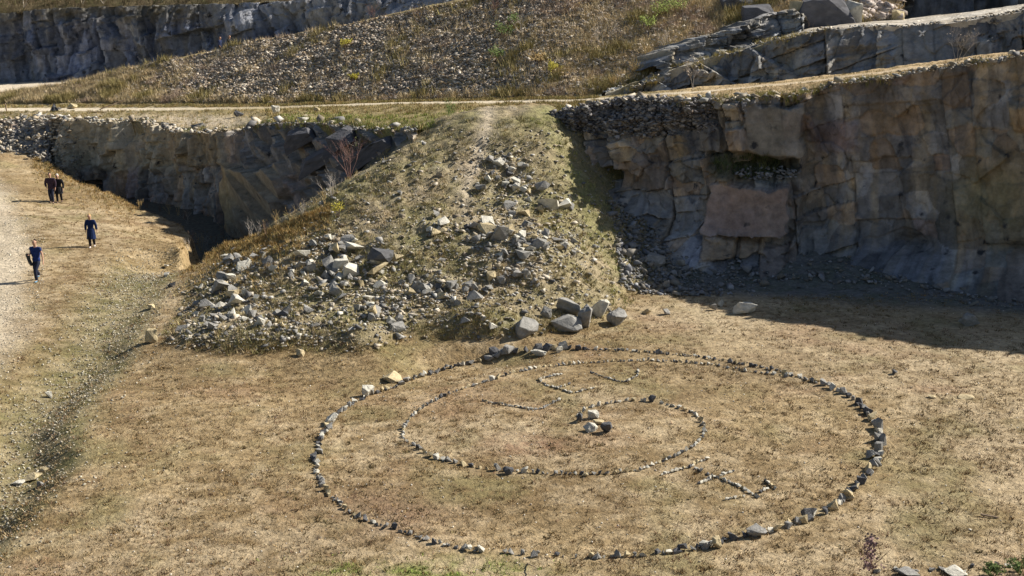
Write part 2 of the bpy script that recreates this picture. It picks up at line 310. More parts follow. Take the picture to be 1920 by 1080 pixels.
rows.append(B+np.array([0, 1., .0])); rows.append(B+np.array([0, 4., -.15])); rows.append(B+np.array([0, 14., -.9])); rows.append(B+np.array([0, 45., -1.6]))
Hh = np.stack(rows, 1); x, y = Hh[..., 0].copy(), Hh[..., 1].copy(); pp = ph[:, None]*np.ones((1, Hh.shape[1])); ri = np.arange(Hh.shape[1])[None, :]/(NS-1)
amp = ss(0, .05, ri)*ss(1.02, .96, ri)
Hh[..., 2] += amp*(.35*fbm(x*.25, y*.3, 101, 4)+.22*fbm(x*1.3, y*1.5, 105, 4)+.12*(vn(x*4, y*4, 107)-.5)); Hh[..., 2] += (1-amp)*.1*fbm(x*.6, y*.6, 103, 4)*ss(0, .03, ri)
n = fbm(x*.12, y*.2, 111, 4, .6); n2 = fbm(x*.9, y*1.2, 115, 4, .6)
rub = np.clip(ss(330, 520, pp+120*(ri-.5))*ss(1250, 950, pp)*.9+n*.5, 0, 1)
c = mix((.38, .29, .14), (.27, .24, .10), np.clip(.5+n2*1.3, 0, 1)); c = mix(c, (.25, .13, .09), np.clip(n*1.5-.2, 0, .6))
c = mix(c, mix((.32, .25, .19), (.42, .34, .26), np.clip(.5+n2, 0, 1)), rub*.85)
c = mix(c, (.36, .26, .12), ss(.12, 0, ri)*.7*ss(1200, 1000, pp)); c = mix(c, (.38, .30, .14), ss(.93, 1.0, ri)*.9)
c = mix(c, (.45, .33, .18), ss(1300, 1420, pp)*np.clip(.5+n2, 0, .8)); c = mix(c, (.62, .53, .40), ss(120, 60, pp)*ss(.8, .97, ri))
HV = Hh.reshape(-1, 3); HC = c.reshape(-1, 3)
o = sub2('hill', HV, HC, grid_faces(*Hh.shape[:2]), M_ground); tag(o, 'sunlit rubble hillside rising to the right behind the path', kind='structure')
def hill_pts(n, flt, seed=1):
    r = np.random.RandomState(seed); pxr = []; out = []
    i = r.randint(58, len(ph)-1, n*4); j = r.randint(1, NS-2, n*4)
    P = Hh[i, j]+(Hh[np.minimum(i+1, len(ph)-1), j]-Hh[i, j])*r.rand(n*4, 1)+(Hh[i, j+1]-Hh[i, j])*r.rand(n*4, 1)
    q = flt(ph[i], j/(NS-1)); keep = r.rand(n*4) < q
    P = P[keep][:n]; return P, HC.reshape(Hh.shape)[i, j][keep][:n]

# ---------------------------------------------------------------- rock faces
def wall(name, label, px0, px1, nu, nv, gb, gr, sc, seed, pal, custom=None, colum=False, lip=2.2, bottom=1.2, amp=1., crk=None, talus=0.):
    q = np.linspace(px0, px1, 4000); R = gr(q); s = np.concatenate([[0], np.cumsum(np.linalg.norm(np.diff(R[:, :2], axis=0), axis=1))])
    wgt = np.where((q[1:] > -60) & (q[1:] < 1985), 1, .2); cw = np.concatenate([[0], np.cumsum(np.diff(s)*wgt)]); L = np.interp(np.linspace(0, cw[-1], nu), cw, s)
    q = np.interp(L, s, q); R = gr(q); Bs = gb(q)
    # smoothed plan direction
    d = np.gradient(R[:, :2], axis=0); d /= np.linalg.norm(d, axis=1)[:, None]+1e-9; k = max(3, nu//12); ker = np.ones(k)/k
    dd = np.stack([np.convolve(np.pad(d[:, a], k//2, 'edge'), ker, 'same')[k//2:k//2+nu] for a in (0, 1)], 1); dd /= np.linalg.norm(dd, axis=1)[:, None]
    N = np.stack([dd[:, 1], -dd[:, 0], np.zeros(nu)], 1); N *= np.sign((N[:, 1] < 0)*2-1.)[:, None]
    Bs = Bs.copy(); Bs[:, 2] -= bottom
    v = np.linspace(0, 1, nv); P = Bs[:, None]*(1-v[None, :, None])+R[:, None]*v[None, :, None]
    u = L[:, None]*np.ones((1, nv)); hh = P[..., 2]
    if talus:
        tt = ss(talus, 0, hh-Bs[:, 2][:, None]-bottom); P = P+N[:, None]*(tt**2*talus*1.1)[..., None]
    wu = u+.20*hh*np.sign(fbm(u*.1, u*0, seed+2, 2))+.13*sc[0]*fbm(u*.5, hh*.5, seed, 3); wv = hh-.14*u+.13*sc[0]*fbm(u*.5+9, hh*.5, seed+3, 3)
    du, dv, bu, bv, r, _ = bricks(u+.05*fbm(u*1.5, hh*1.5, seed+61, 3), hh+.06*fbm(u*1.5, hh*1.5, seed+63, 3), sc[0]*.72, sc[1]*.75, seed+5, .14 if not colum else .05, -.22)
    op = ss(-.3, .25, fbm(u*.45, hh*.45, seed+67, 3))*(crk(q)[:, None] if crk else 1); ce = np.minimum(du, dv*1.3+.02); crack = ss(.07, .015, ce)*op
    E = amp*(.42*(r[0]-.5)*2+(r[1]-.5)*bu*.55+(r[2]-.5)*bv*.35)-.28*crack; ids = []; rb = r
    for k2, (su, sv, a) in enumerate(((sc[0], sc[1], .20), (sc[0]*.42, sc[1]*.46, .17), (sc[0]*.17, sc[1]*.2, .07))):
        e, bu, bv, r = cells(wu, wv, su, sv, seed+20*k2, 7, .7)
        dsp = a*(r[0]-.5)*2+((r[1]-.5)*bu*1.1+(r[2]-.5)*bv*.6)*[.7, .8, .8][k2]
        dsp = dsp-a*.45*ss(.05, .0, e)*ss(.35, .8, r[3])
        E = E+dsp*amp*[1, 1, 1][k2]; ids.append((e, r))
    e, bu, bv, r = cells(wu+.5, wv, sc[0]*.20, sc[1]*1.1, seed+90, 6, .7); E = E+amp*.17*(r[0]-.5)*2*ss(-.25, .25, fbm(u*.35, hh*.25, seed+95, 2)); rs = r
    e, bu, bv, r = cells(wu, wv+.3, sc[0]*1.3, sc[1]*.22, seed+110, 6, .7); E = E+amp*.14*(r[0]-.5)*2*ss(.0, .4, fbm(u*.3, hh*.3, seed+97, 2))
    E = E+.03*fbm(u*4, hh*4, seed+7, 3)
    pxp, pyp, _ = proj(P); tint = np.zeros(P.shape)
    pal = np.array(pal); r0 = rb; r1 = ids[1][1]
    ci = np.minimum((np.clip(r0[4]*.7+r1[4]*.3, 0, .999)*len(pal)).astype(int), len(pal)-1); c = pal[ci]*.62+pal.mean(0)*.38
    c = c*1.75*(.75+.5*r1[3])[..., None]*(.85+.3*rs[3])[..., None]*(.8+.4*ids[2][1][3])[..., None]*(1-.6*crack)[..., None]
    stn = fbm(u*1.6, hh*.22, seed+31, 4, .6); c = mix(c, c*np.array((1.25, 1.12, .9)), np.clip(stn*2, 0, 1)); c = mix(c, c*.55, np.clip(-stn*2-.3, 0, .8))
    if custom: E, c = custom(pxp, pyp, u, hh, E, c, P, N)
    fade = ss(0, .04, v)[None, :]; P = P+N[:, None]*(E*fade)[..., None]
    P[:, -1, 2] += .12*fbm(L*1.5, L*0, seed+41, 3)
    # lip going back under the terrace
    last = P[:, -1]; lr = []
    for kk, (bk, dz) in enumerate(((.25, .0), (.7, -.05), (1.4, -.25), (lip, -.9))):
        r = last-N*bk; r[:, 2] += dz+.05*fbm(L*2.2, L*0+kk, seed+51, 2); lr.append(r)
    P = np.concatenate([P]+[r[:, None] for r in lr], 1); c = np.concatenate([c]+[c[:, -1:]*1.15]*4, 1)
    me = raw_mesh(name, P.reshape(-1, 3), grid_faces(*P.shape[:2]), c.reshape(-1, 3))
    o = link(name, me, M_cliff); tag(o, label, kind='structure'); return P, q
def bx(px, py, x0, x1, y0, y1, f=8): return ss(x0-f, x0+f, px)*ss(x1+f, x1-f, px)*ss(y0-f, y0+f, py)*ss(y1+f, y1-f, py)
greys = [(.19, .185, .18), (.15, .155, .165), (.225, .19, .145), (.17, .165, .15), (.21, .16, .12), (.13, .125, .12), (.20, .20, .21), (.22, .17, .16)]
def cust_r(px, py, u, h, E, c, P, N):
    ox, oy = px, py; px = px+16*fbm(u*.6, h*.6, 801, 3)+7*fbm(u*2.5, h*2.5, 803, 2); py = py+13*fbm(u*.6, h*.6, 805, 3)+6*fbm(u*2.5, h*2.5, 807, 2)
    E = E*np.interp(px, [1200, 1480, 1560, 1900], [1.15, 1, .42, .36])
    E = E+.9*ss(1528, 1512, px+(py-180)*.08)                                # left part of the face stands proud
    b = bx(px, py, 1338, 1476, 342, 425, 5); E = np.where(b > .5, .75+1.15+.05*fbm(u*2, h*2, 3, 3), E); c = mix(c, (.40, .28, .23), b*.7)
    b = bx(px, py, 1332, 1440, 428, 470, 5); E = E+.5*b; c = mix(c, (.46, .31, .17), b*.7)
    b = bx(px, py, 1405, 1515, 195, 285, 5); E = np.where(b > .5, 1.25+.05*fbm(u*2, h*2, 4, 3), E); c = mix(c, (.38, .33, .26), b*.6)
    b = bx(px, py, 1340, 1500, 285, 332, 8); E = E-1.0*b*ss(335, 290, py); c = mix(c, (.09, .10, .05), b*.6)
    b = bx(px, py, 1530, 1610, 225, 285, 12); E = E+.25*b; c = mix(c, (.33, .25, .26), b*.6)
    b = np.exp(-(((px-1670)/45)**2+((py-215)/40)**2)); c = mix(c, (.36, .24, .12), b*.6)
    b = np.exp(-(((px-1870)/90)**2+((py-370)/80)**2)); c = mix(c, (.33, .29, .13), b*.6)
    b = np.exp(-(((px-1710)/34)**2+((py-458)/17)**2)); E = E-.8*b
    b = np.exp(-(((px-1910)/40)**2+((py-470)/14)**2)); E = E-.7*b
    b = bx(px, py, 1895, 1990, 190, 240, 6); E = E+.7*b; c = mix(c, (.45, .32, .18), b*.7)
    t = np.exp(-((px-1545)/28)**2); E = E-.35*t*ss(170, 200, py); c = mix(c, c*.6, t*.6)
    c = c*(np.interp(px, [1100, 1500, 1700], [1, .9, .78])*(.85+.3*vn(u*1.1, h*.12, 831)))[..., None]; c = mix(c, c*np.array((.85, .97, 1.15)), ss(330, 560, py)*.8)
    return E, c
def base_r(px):
    R = G_rim(px); B = R.copy(); B[:, 1] -= 1.7; B[:, 0] = B[:, 0]*(B[:, 1]+3.1)/(R[:, 1]+1.4); B[:, 2] = np.interp(px, [1030, 1100, 1200, 1300, 1400], [4.5, 3.2, 1.5, .6, -.2]); return B
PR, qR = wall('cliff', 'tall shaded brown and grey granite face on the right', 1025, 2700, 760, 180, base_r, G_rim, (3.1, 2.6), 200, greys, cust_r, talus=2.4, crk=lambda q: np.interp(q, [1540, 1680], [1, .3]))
def cust_l(px, py, u, h, E, c, P, N):
    px = px+12*fbm(u*.7, h*.7, 811, 3); py = py+9*fbm(u*.7, h*.7, 815, 3)+.006*np.clip(np.abs(px-493), 0, 60)**2
    b = bx(px, py, 442, 545, 318, 442, 5); E = np.where(b > .5, 1.1+.25*np.cos((px-490)/34)+.04*fbm(u*2, h*2, 3, 3), E); c = mix(c, (.42, .31, .15), b*.75)
    b = bx(px, py, 352, 440, 258, 330, 5); E = E+.4*b; c = mix(c, (.40, .33, .21), b*.6)
    b = bx(px, py, 110, 342, 222, 340, 10); E = E+.45*b*np.clip(2.5*np.sin(u*2.1+1.3*np.sin(u*.9)), -1, 1); c = mix(c, (.52, .46, .33), b*.65)
    # dipping slabs on the right part
    m = ss(440, 500, px); dd = (u*.55+h)*1.0; saw = (dd/1.5) % 1; E = E+m*(.75*(saw-.5)); c = mix(c, (.25, .26, .28), m*.4)
    return E, c
def base_l(px):
    R = G_rim(px); B = R.copy(); dy = np.interp(px, [-200, 60, 150, 740], [8, 8, 1.3, 2.]); B[:, 1] -= dy; B[:, 0] = B[:, 0]*(B[:, 1]+2.5)/(R[:, 1]+2)
    B[:, 2] = gz(B[:, 0], B[:, 1])-.1; return B
PL, qL = wall('cliff', 'lower shaded rock face of upright columns left of the mound', -650, 790, 800, 90, base_l, G_rim, (1.5, 4.2), 300, greys, cust_l, colum=True, amp=.85, bottom=.8)
def cust_u(px, py, u, h, E, c, P, N):
    E = E+.7*ss(1476, 1484, px)*0-.3*bx(px, py, 1560, 1650, 90, 140, 6)
    sm = ss(1660, 1690, px)*ss(1800, 1760, px); E = E*(1-.75*sm); c = mix(c, (.25, .26, .26), sm*.7)
    saw = ((u*.5+h)/2.2) % 1; m = ss(1520, 1420, px); E = E+m*1.3*(saw-.5); return E, c
def base_u(px): return G_ft(px)+np.array([0, .6, -.3])
greys2 = [(.16, .165, .17), (.13, .14, .155), (.18, .17, .15), (.14, .13, .12), (.20, .19, .18)]
PU, qU = wall('cliff', 'upper shaded bench face above the path with the painted cross', 1140, 2700, 560, 80, base_u, G_rim2, (3.2, 2.2), 400, greys2, cust_u, lip=1.0)
g5 = guide([(1225, 148, 69.5), (1290, 118, 70.3), (1400, 88, 70.6), (1450, 74, 70.4), (1515, 57, 70.6)]); g6 = guide([(1225, 138, 70), (1290, 88, 71.2), (1330, 68, 71.8), (1400, 44, 72.2), (1450, 25, 72.4), (1490, 17, 72.4), (1515, 32, 72)])
wall('cliff', 'stepped bedrock ledges rising left of the square block at the upper right', 1240, 1510, 200, 60, g5, g6, (2.2, 1.2), 700, greys2, None, lip=5, bottom=.8, amp=1.3)
# pale slab top of the bench
pb_ = np.linspace(1135, 2700, 420); r2 = G_rim2(pb_)+np.array([0, .15, -.05]); T2 = loft([r2+np.array([0, .3, -1.5]), r2, G_bk2, G_bk2(pb_)+np.array([0, 3, -.5])], [2, 30, 2], pb_)
x, y = T2[..., 0], T2[..., 1]; pp = pb_[:, None]*np.ones((1, T2.shape[1])); n = fbm(x*.5, y*1.2, 131, 4)
e, bu, bv, rr = cells(x, y*1.5, 2.4, 2.0, 140); T2[..., 2] += .10*(rr[0]-.5)+.06*n+ss(1500, 1300, pp)*.25*fbm(x, y, 133, 3)
c = mix((.60, .55, .47), (.32, .27, .20), np.clip(.3+n*1.3, 0, 1)); c = mix(c, (.30, .25, .10), ss(1500, 1330, pp)*np.clip(.5+n, 0, .8))
o = sub2('bench_top', T2.reshape(-1, 3), c.reshape(-1, 3), grid_faces(*T2.shape[:2]), M_cliff, False); tag(o, 'pale sunlit slab on top of the upper bench', kind='structure')
# smooth dark cliff beyond it (upper right) and the far cliff (upper left)
g1 = guide([(1690, 42, 80), (1920, 14, 82), (2700, -140, 70)]); g2 = guide([(1690, -90, 80.5), (1700, -150, 82), (1920, -190, 84), (2700, -420, 74)])
wall('cliff', 'smooth dark blue rock face behind the pale slab at the top right', 1690, 2600, 240, 40, g1, g2, (6, 9), 500, [(.11, .12, .14), (.13, .14, .16)], None, colum=True, amp=.7, bottom=1.)
g3 = guide([(-700, 215, 150), (0, 175, 142), (400, 120, 138), (900, 60, 132), (1300, 0, 125)]); g4 = guide([(-700, 20, 152), (0, 24, 145), (100, 16, 145), (330, 9, 143), (500, 5, 142), (640, -6, 140), (900, -25, 136), (1300, -60, 128)])
def cust_f(px, py, u, h, E, c, P, N):
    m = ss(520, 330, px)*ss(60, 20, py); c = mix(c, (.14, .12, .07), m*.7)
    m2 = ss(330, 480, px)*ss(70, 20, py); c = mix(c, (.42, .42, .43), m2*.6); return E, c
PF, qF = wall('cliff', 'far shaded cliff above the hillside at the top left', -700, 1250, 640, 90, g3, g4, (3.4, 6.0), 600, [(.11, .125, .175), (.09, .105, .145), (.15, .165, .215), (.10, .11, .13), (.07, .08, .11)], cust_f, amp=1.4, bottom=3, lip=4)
# wooded hill above the far cliff
pf = np.linspace(-700, 1300, 300); Bk = g4(pf)+np.array([0, .5, -.1]); rows = [Bk, Bk+np.array([0, 3, 1.2]), Bk+np.array([0, 9, 5.]), Bk+np.array([0, 30, 14])]
H2 = np.stack(rows, 1); H2[..., 2] += .5*fbm(H2[..., 0]*.4, H2[..., 1]*.4, 151, 4)
c = mix((.13, .11, .05), (.2, .15, .09), np.clip(.5+fbm(H2[..., 0]*.6, H2[..., 1]*.6, 153, 4), 0, 1))
o = sub2('hill', H2.reshape(-1, 3), c.reshape(-1, 3), grid_faces(*H2.shape[:2]), M_ground); tag(o, 'brushy slope above the far cliff', kind='structure')

# ---------------------------------------------------------------- stones
def hull(seed, npts=15, flat=1., jag=.3):
    r = random.Random(seed); bm = bmesh.new()
    for k in range(npts):
        v = Vector((r.gauss(0, 1), r.gauss(0, 1), r.gauss(0, 1))).normalized()
        m = max(abs(v.x), abs(v.y), abs(v.z)); v = v*(1-jag+jag/m*(.8+.2*r.random())); bm.verts.new((v.x*.5, v.y*.5, v.z*.5*flat))
    bmesh.ops.convex_hull(bm, input=bm.verts); 
    for v in [v for v in bm.verts if not v.link_faces]: bm.verts.remove(v)
    return bm
HP = []                                   # hull point sets for merged rubble
for k in range(14):
    bm = hull(100+k, 9, random.Random(k).uniform(.5, .9), .8); bmesh.ops.triangulate(bm, faces=bm.faces); bm.verts.index_update()
    HP.append((np.array([v.co[:] for v in bm.verts]), np.array([[v.index for v in f.verts] for f in bm.faces]))); bm.free()
def merged(name, label, P, size, cols, seed, flat=1., kind='stuff', cat='rubble', sink=.25):
    r = np.random.RandomState(seed); Vs = []; Fs = []; Cs = []; off = 0; which = r.randint(0, len(HP), len(P))
    for k, (hv, hf) in enumerate(HP):
        m = which == k; n = m.sum()
        if not n: continue
        a = r.rand(n)*6.283; b = r.rand(n)*.9-.45; g = r.rand(n)*.9-.45
        s = size[m][:, None]*np.stack([r.uniform(.75, 1.35, n), r.uniform(.6, 1.1, n), r.uniform(.5, 1.0, n)*flat], 1)
        v = hv[None]*s[:, None]
        y1 = v[..., 1]*np.cos(b)[:, None]-v[..., 2]*np.sin(b)[:, None]; z1 = v[..., 1]*np.sin(b)[:, None]+v[..., 2]*np.cos(b)[:, None]
        x1 = v[..., 0]*np.cos(g)[:, None]+z1*np.sin(g)[:, None]; z2 = -v[..., 0]*np.sin(g)[:, None]+z1*np.cos(g)[:, None]
        x2 = x1*np.cos(a)[:, None]-y1*np.sin(a)[:, None]; y2 = x1*np.sin(a)[:, None]+y1*np.cos(a)[:, None]
        v = np.stack([x2, y2, z2], -1)+P[m][:, None]; v[..., 2] += (s[:, 2]*(.5-sink))[:, None]
        nv = hv.shape[0]; Vs.append(v.reshape(-1, 3)); Fs.append((hf[None]+(np.arange(n)*nv)[:, None, None]+off).reshape(-1, 3)); Cs.append(np.repeat(cols[m], nv, 0)); off += n*nv
    o = link(name, raw_mesh(name, np.concatenate(Vs), np.concatenate(Fs), np.concatenate(Cs)), M_stuffrock)
    if kind: tag(o, label, cat, kind=kind)
    return o
def rcol(n, pal, r, v=.25): return np.array(pal)[r.randint(0, len(pal), n)]*r.uniform(1-v, 1+v, (n, 1))
PALR = [(.30, .29, .27), (.44, .42, .38), (.17, .165, .16), (.50, .44, .35), (.28, .23, .17), (.33, .28, .2)]
protos = {}
for ck in SC:
    for k in range(6):
        bm = hull(k*7+{'slate': 5, 'grey': 1, 'pale': 2, 'buff': 3, 'dark': 4}[ck], 10, 1, .85)
        me = bpy.data.meshes.new('stone_mesh'); bm.to_mesh(me); bm.free(); me.materials.append(M_st[ck]); protos[(ck, k)] = me
def stone(name, p, size, ck, label, cat='stone', group=None, rz=None, k=None, sink=.2, tilt=.3):
    k = random.randrange(6) if k is None else k
    o = bpy.data.objects.new(name, protos[(ck, k)]); COL.objects.link(o)
    sx, sy, sz = size; o.scale = size; o.location = (p[0], p[1], p[2]+sz*(.5-sink))
    o.rotation_euler = (random.uniform(-tilt, tilt), random.uniform(-tilt, tilt), random.uniform(0, 6.28) if rz is None else rz)
    return tag(o, label, cat, group)
def boulder(name, p, size, ck, label, seed, rz=0, tilt=(0, 0), cat='boulder', sink=.12, npts=14, rough=.075, group=None, col=None):
    bm = hull(seed, npts, 1, .8)
    bmesh.ops.bevel(bm, geom=list(bm.edges), offset=.018, segments=1, affect='EDGES')
    bmesh.ops.triangulate(bm, faces=bm.faces); bmesh.ops.subdivide_edges(bm, edges=[e for e in bm.edges if e.calc_length() > .16], cuts=3, use_grid_fill=True)
    me = bpy.data.meshes.new(name)
    cs = np.array([v.co[:] for v in bm.verts]); nn = fbm(cs[:, 0]*4+cs[:, 2]*3+seed, cs[:, 1]*4-cs[:, 2]*3, seed, 4)
    for v, q in zip(bm.verts, nn): v.co += v.co.normalized()*float(q)*rough
    bm.to_mesh(me); bm.free(); me.materials.append(M_st[ck])
    o = bpy.data.objects.new(name, me); COL.objects.link(o); o.scale = size; o.location = (p[0], p[1], p[2]+size[2]*(.5-sink)); o.rotation_euler = (tilt[0], tilt[1], rz)
    return tag(o, label, cat, group)
def G1(px, py):
    q, ok = hit([px], [py]); return q[0]

# ring, spiral and letters traced on the floor
def poly_world(pts): q, _ = hit([p[0] for p in pts], [p[1] for p in pts]); return q
def resample(Q, close=False):
    if close: Q = np.concatenate([Q, Q[:1]])
    s = np.concatenate([[0], np.cumsum(np.linalg.norm(np.diff(Q[:, :2], axis=0), axis=1))]); return Q, s
OUT = [(620, 792), (600, 830), (591, 860), (595, 893), (607, 917), (630, 942), (660, 965), (715, 990), (760, 1002), (830, 1022), (880, 1034), (925, 1038), (990, 1044), (1050, 1046), (1110, 1048), (1180, 1047), (1250, 1040), (1300, 1032), (1350, 1020), (1420, 1004), (1480, 992), (1530, 970), (1580, 943), (1610, 914), (1635, 887), (1647, 860), (1652, 832), (1642, 800), (1622, 772), (1590, 747), (1550, 726), (1500, 709), (1450, 697), (1400, 687), (1300, 669), (1200, 661), (1100, 657), (1040, 658), (1000, 661), (940, 668), (890, 680), (830, 694), (780, 710), (740, 727), (690, 744), (650, 766)]
SPI = [(1083, 793), (1085, 780), (1100, 769), (1130, 760), (1180, 752), (1230, 754), (1270, 764), (1300, 775), (1318, 795), (1322, 810), (1315, 825), (1300, 840), (1270, 857), (1230, 872), (1200, 885), (1150, 889), (1090, 892), (1030, 890), (960, 886), (900, 879), (850, 868), (810, 858), (780, 838), (755, 825), (757, 805), (770, 785), (795, 765), (830, 745), (870, 730), (910, 717), (960, 701), (1010, 691), (1080, 683), (1150, 679), (1220, 678), (1290, 681), (1340, 686), (1400, 698), (1450, 704), (1480, 709)]
LET = {'L': [[(906, 753), (953, 761), (1002, 770), (1018, 768), (1032, 759), (1049, 751)]],
       'E': [[(1009, 713.5), (1024, 724), (1043, 729.5), (1074, 740)], [(1012, 712), (1034, 706), (1056, 702.5)], [(1047, 728), (1070, 721)], [(1079, 739), (1094, 734), (1119, 727)]],
       'U': [[(1108, 699.6), (1137, 709.5), (1161, 718), (1175, 718), (1185, 711.5), (1195, 705.5), (1197, 694.6)]],
       'F': [[(1241, 893), (1267, 884), (1294, 877), (1309, 870), (1328, 862)], [(1305, 882), (1333, 894), (1353, 902), (1380, 912), (1403, 925), (1423, 937)], [(1309, 909.5), (1330, 902), (1340, 899)], [(1352, 894), (1360, 890), (1378, 884.5)]],
       'T': [[(1362, 940), (1387, 934), (1399, 931)], [(1424, 925), (1439, 919)], [(1436, 904), (1450, 915), (1458, 924)]]}
Q, s = resample(poly_world(OUT), True); t = 0
while t < s[-1]-.08:
    p = np.array([np.interp(t, s, Q[:, a]) for a in range(3)]); px, py, _ = (float(v) for v in proj(p))
    right = px > 1480 and py > 720; topc = 900 < px < 1090 and py < 700; bl = px < 900 and py > 930; botr = 1250 < px < 1600 and py > 900; tl = 640 < px < 900 and py < 780
    m = .34 if right else .42 if topc else .30 if botr else .17 if bl else .22 if (px < 700) else .24 if tl else .19
    if 1100 < px < 1480 and py < 720: m = .24 if 1360 < px else .17
    sz = m*.76*min(random.lognormvariate(0, .32), 1.5)
    if 900 < px < 1250 and py > 1000 and random.random() < .28: t += sz*1.0; continue
    side = 'right' if px > 1480 else 'left' if px < 740 else 'near' if py > 850 else 'far'
    ck = random.choices(['grey', 'pale', 'buff', 'dark'], [4, 2.2 if px < 740 or py > 850 else 1.2, 1.2, 3 if py > 800 else 4.5])[0]
    tang = math.atan2(np.interp(t+.2, s, Q[:, 1])-p[1], np.interp(t+.2, s, Q[:, 0])-p[0])
    szn = 'large' if sz > .33 else 'small'
    cn = {'grey': 'grey', 'pale': 'pale', 'buff': 'yellowish', 'dark': 'dark'}[ck]
    p[:2] += np.array([RS.uniform(-.06, .06), RS.uniform(-.06, .06)]); p[2] = gz(p[0], p[1])
    stone('ring_stone', p, (sz, sz*random.uniform(.65, .95), sz*random.uniform(.7, 1.15)), ck, f'{szn} {cn} stone in the {side} arc of the outer stone ring', group='stones laid in the outer ring', rz=tang+random.uniform(-.4, .4))
    t += sz*random.uniform(.78, .95)
Q, s = resample(poly_world(SPI)); t = 0; nsp = 0
while t < s[-1]-.05:
    p = np.array([np.interp(t, s, Q[:, a]) for a in range(3)]); px, py, _ = (float(v) for v in proj(p))
    sz = .125*random.uniform(.65, 1.5)*(1.25 if 600 < px < 960 and py > 830 else 1)
    if random.random() < .03: sz *= 1.7
    ck = random.choices(['grey', 'pale', 'buff', 'dark'], [3, 5, 2, 1.6])[0]; cn = {'grey': 'grey', 'pale': 'pale', 'buff': 'yellowish', 'dark': 'dark'}[ck]
    side = 'inner curl' if t < s[-1]*.2 else 'near side' if py > 825 else 'left side' if px < 860 else 'far side'
    p[2] = gz(p[0], p[1]); tang = math.atan2(np.interp(t+.2, s, Q[:, 1])-p[1], np.interp(t+.2, s, Q[:, 0])-p[0])
    stone('spiral_stone', p, (sz, sz*.75, sz*random.uniform(.7, 1.2)), ck, f'small {cn} stone on the {side} of the inner stone spiral', group='stones laid in the inner spiral', rz=tang+random.uniform(-.5, .5)); nsp += 1
    t += sz*random.uniform(.85, 1.2)+(.05 if random.random() < .3 else 0)
ln = {'L': 'letter shaped like an L left of the word', 'E': 'letter E in the middle of the word', 'U': 'curved last letter of the word', 'F': 'long barred letter near the lower right of the ring', 'T': 'short strokes at the lower end of the barred letter'}
for key, pls in LET.items():
    for pl in pls:
        Q, s = resample(poly_world(pl)); t = 0
        while t < s[-1]:
            p = np.array([np.interp(t, s, Q[:, a]) for a in range(3)]); sz = (.125 if key in 'LEU' else .15)*random.uniform(.75, 1.3); p[2] = gz(p[0], p[1])
            ck = random.choices(['grey', 'pale', 'buff', 'dark'], [2, 6, 2, 1.3])[0]; cn = {'grey': 'grey', 'pale': 'pale', 'buff': 'yellowish', 'dark': 'dark'}[ck]
            tang = math.atan2(np.interp(t+.2, s, Q[:, 1])-p[1], np.interp(t+.2, s, Q[:, 0])-p[0])
            stone('letter_stone', p, (sz*1.15, sz*.6, sz*random.uniform(.5, .85)), ck, f'small {cn} stone of the {ln[key]}', group='stones laid as letters', rz=tang+random.uniform(-.2, .2), tilt=.12, sink=.15); t += sz*.86
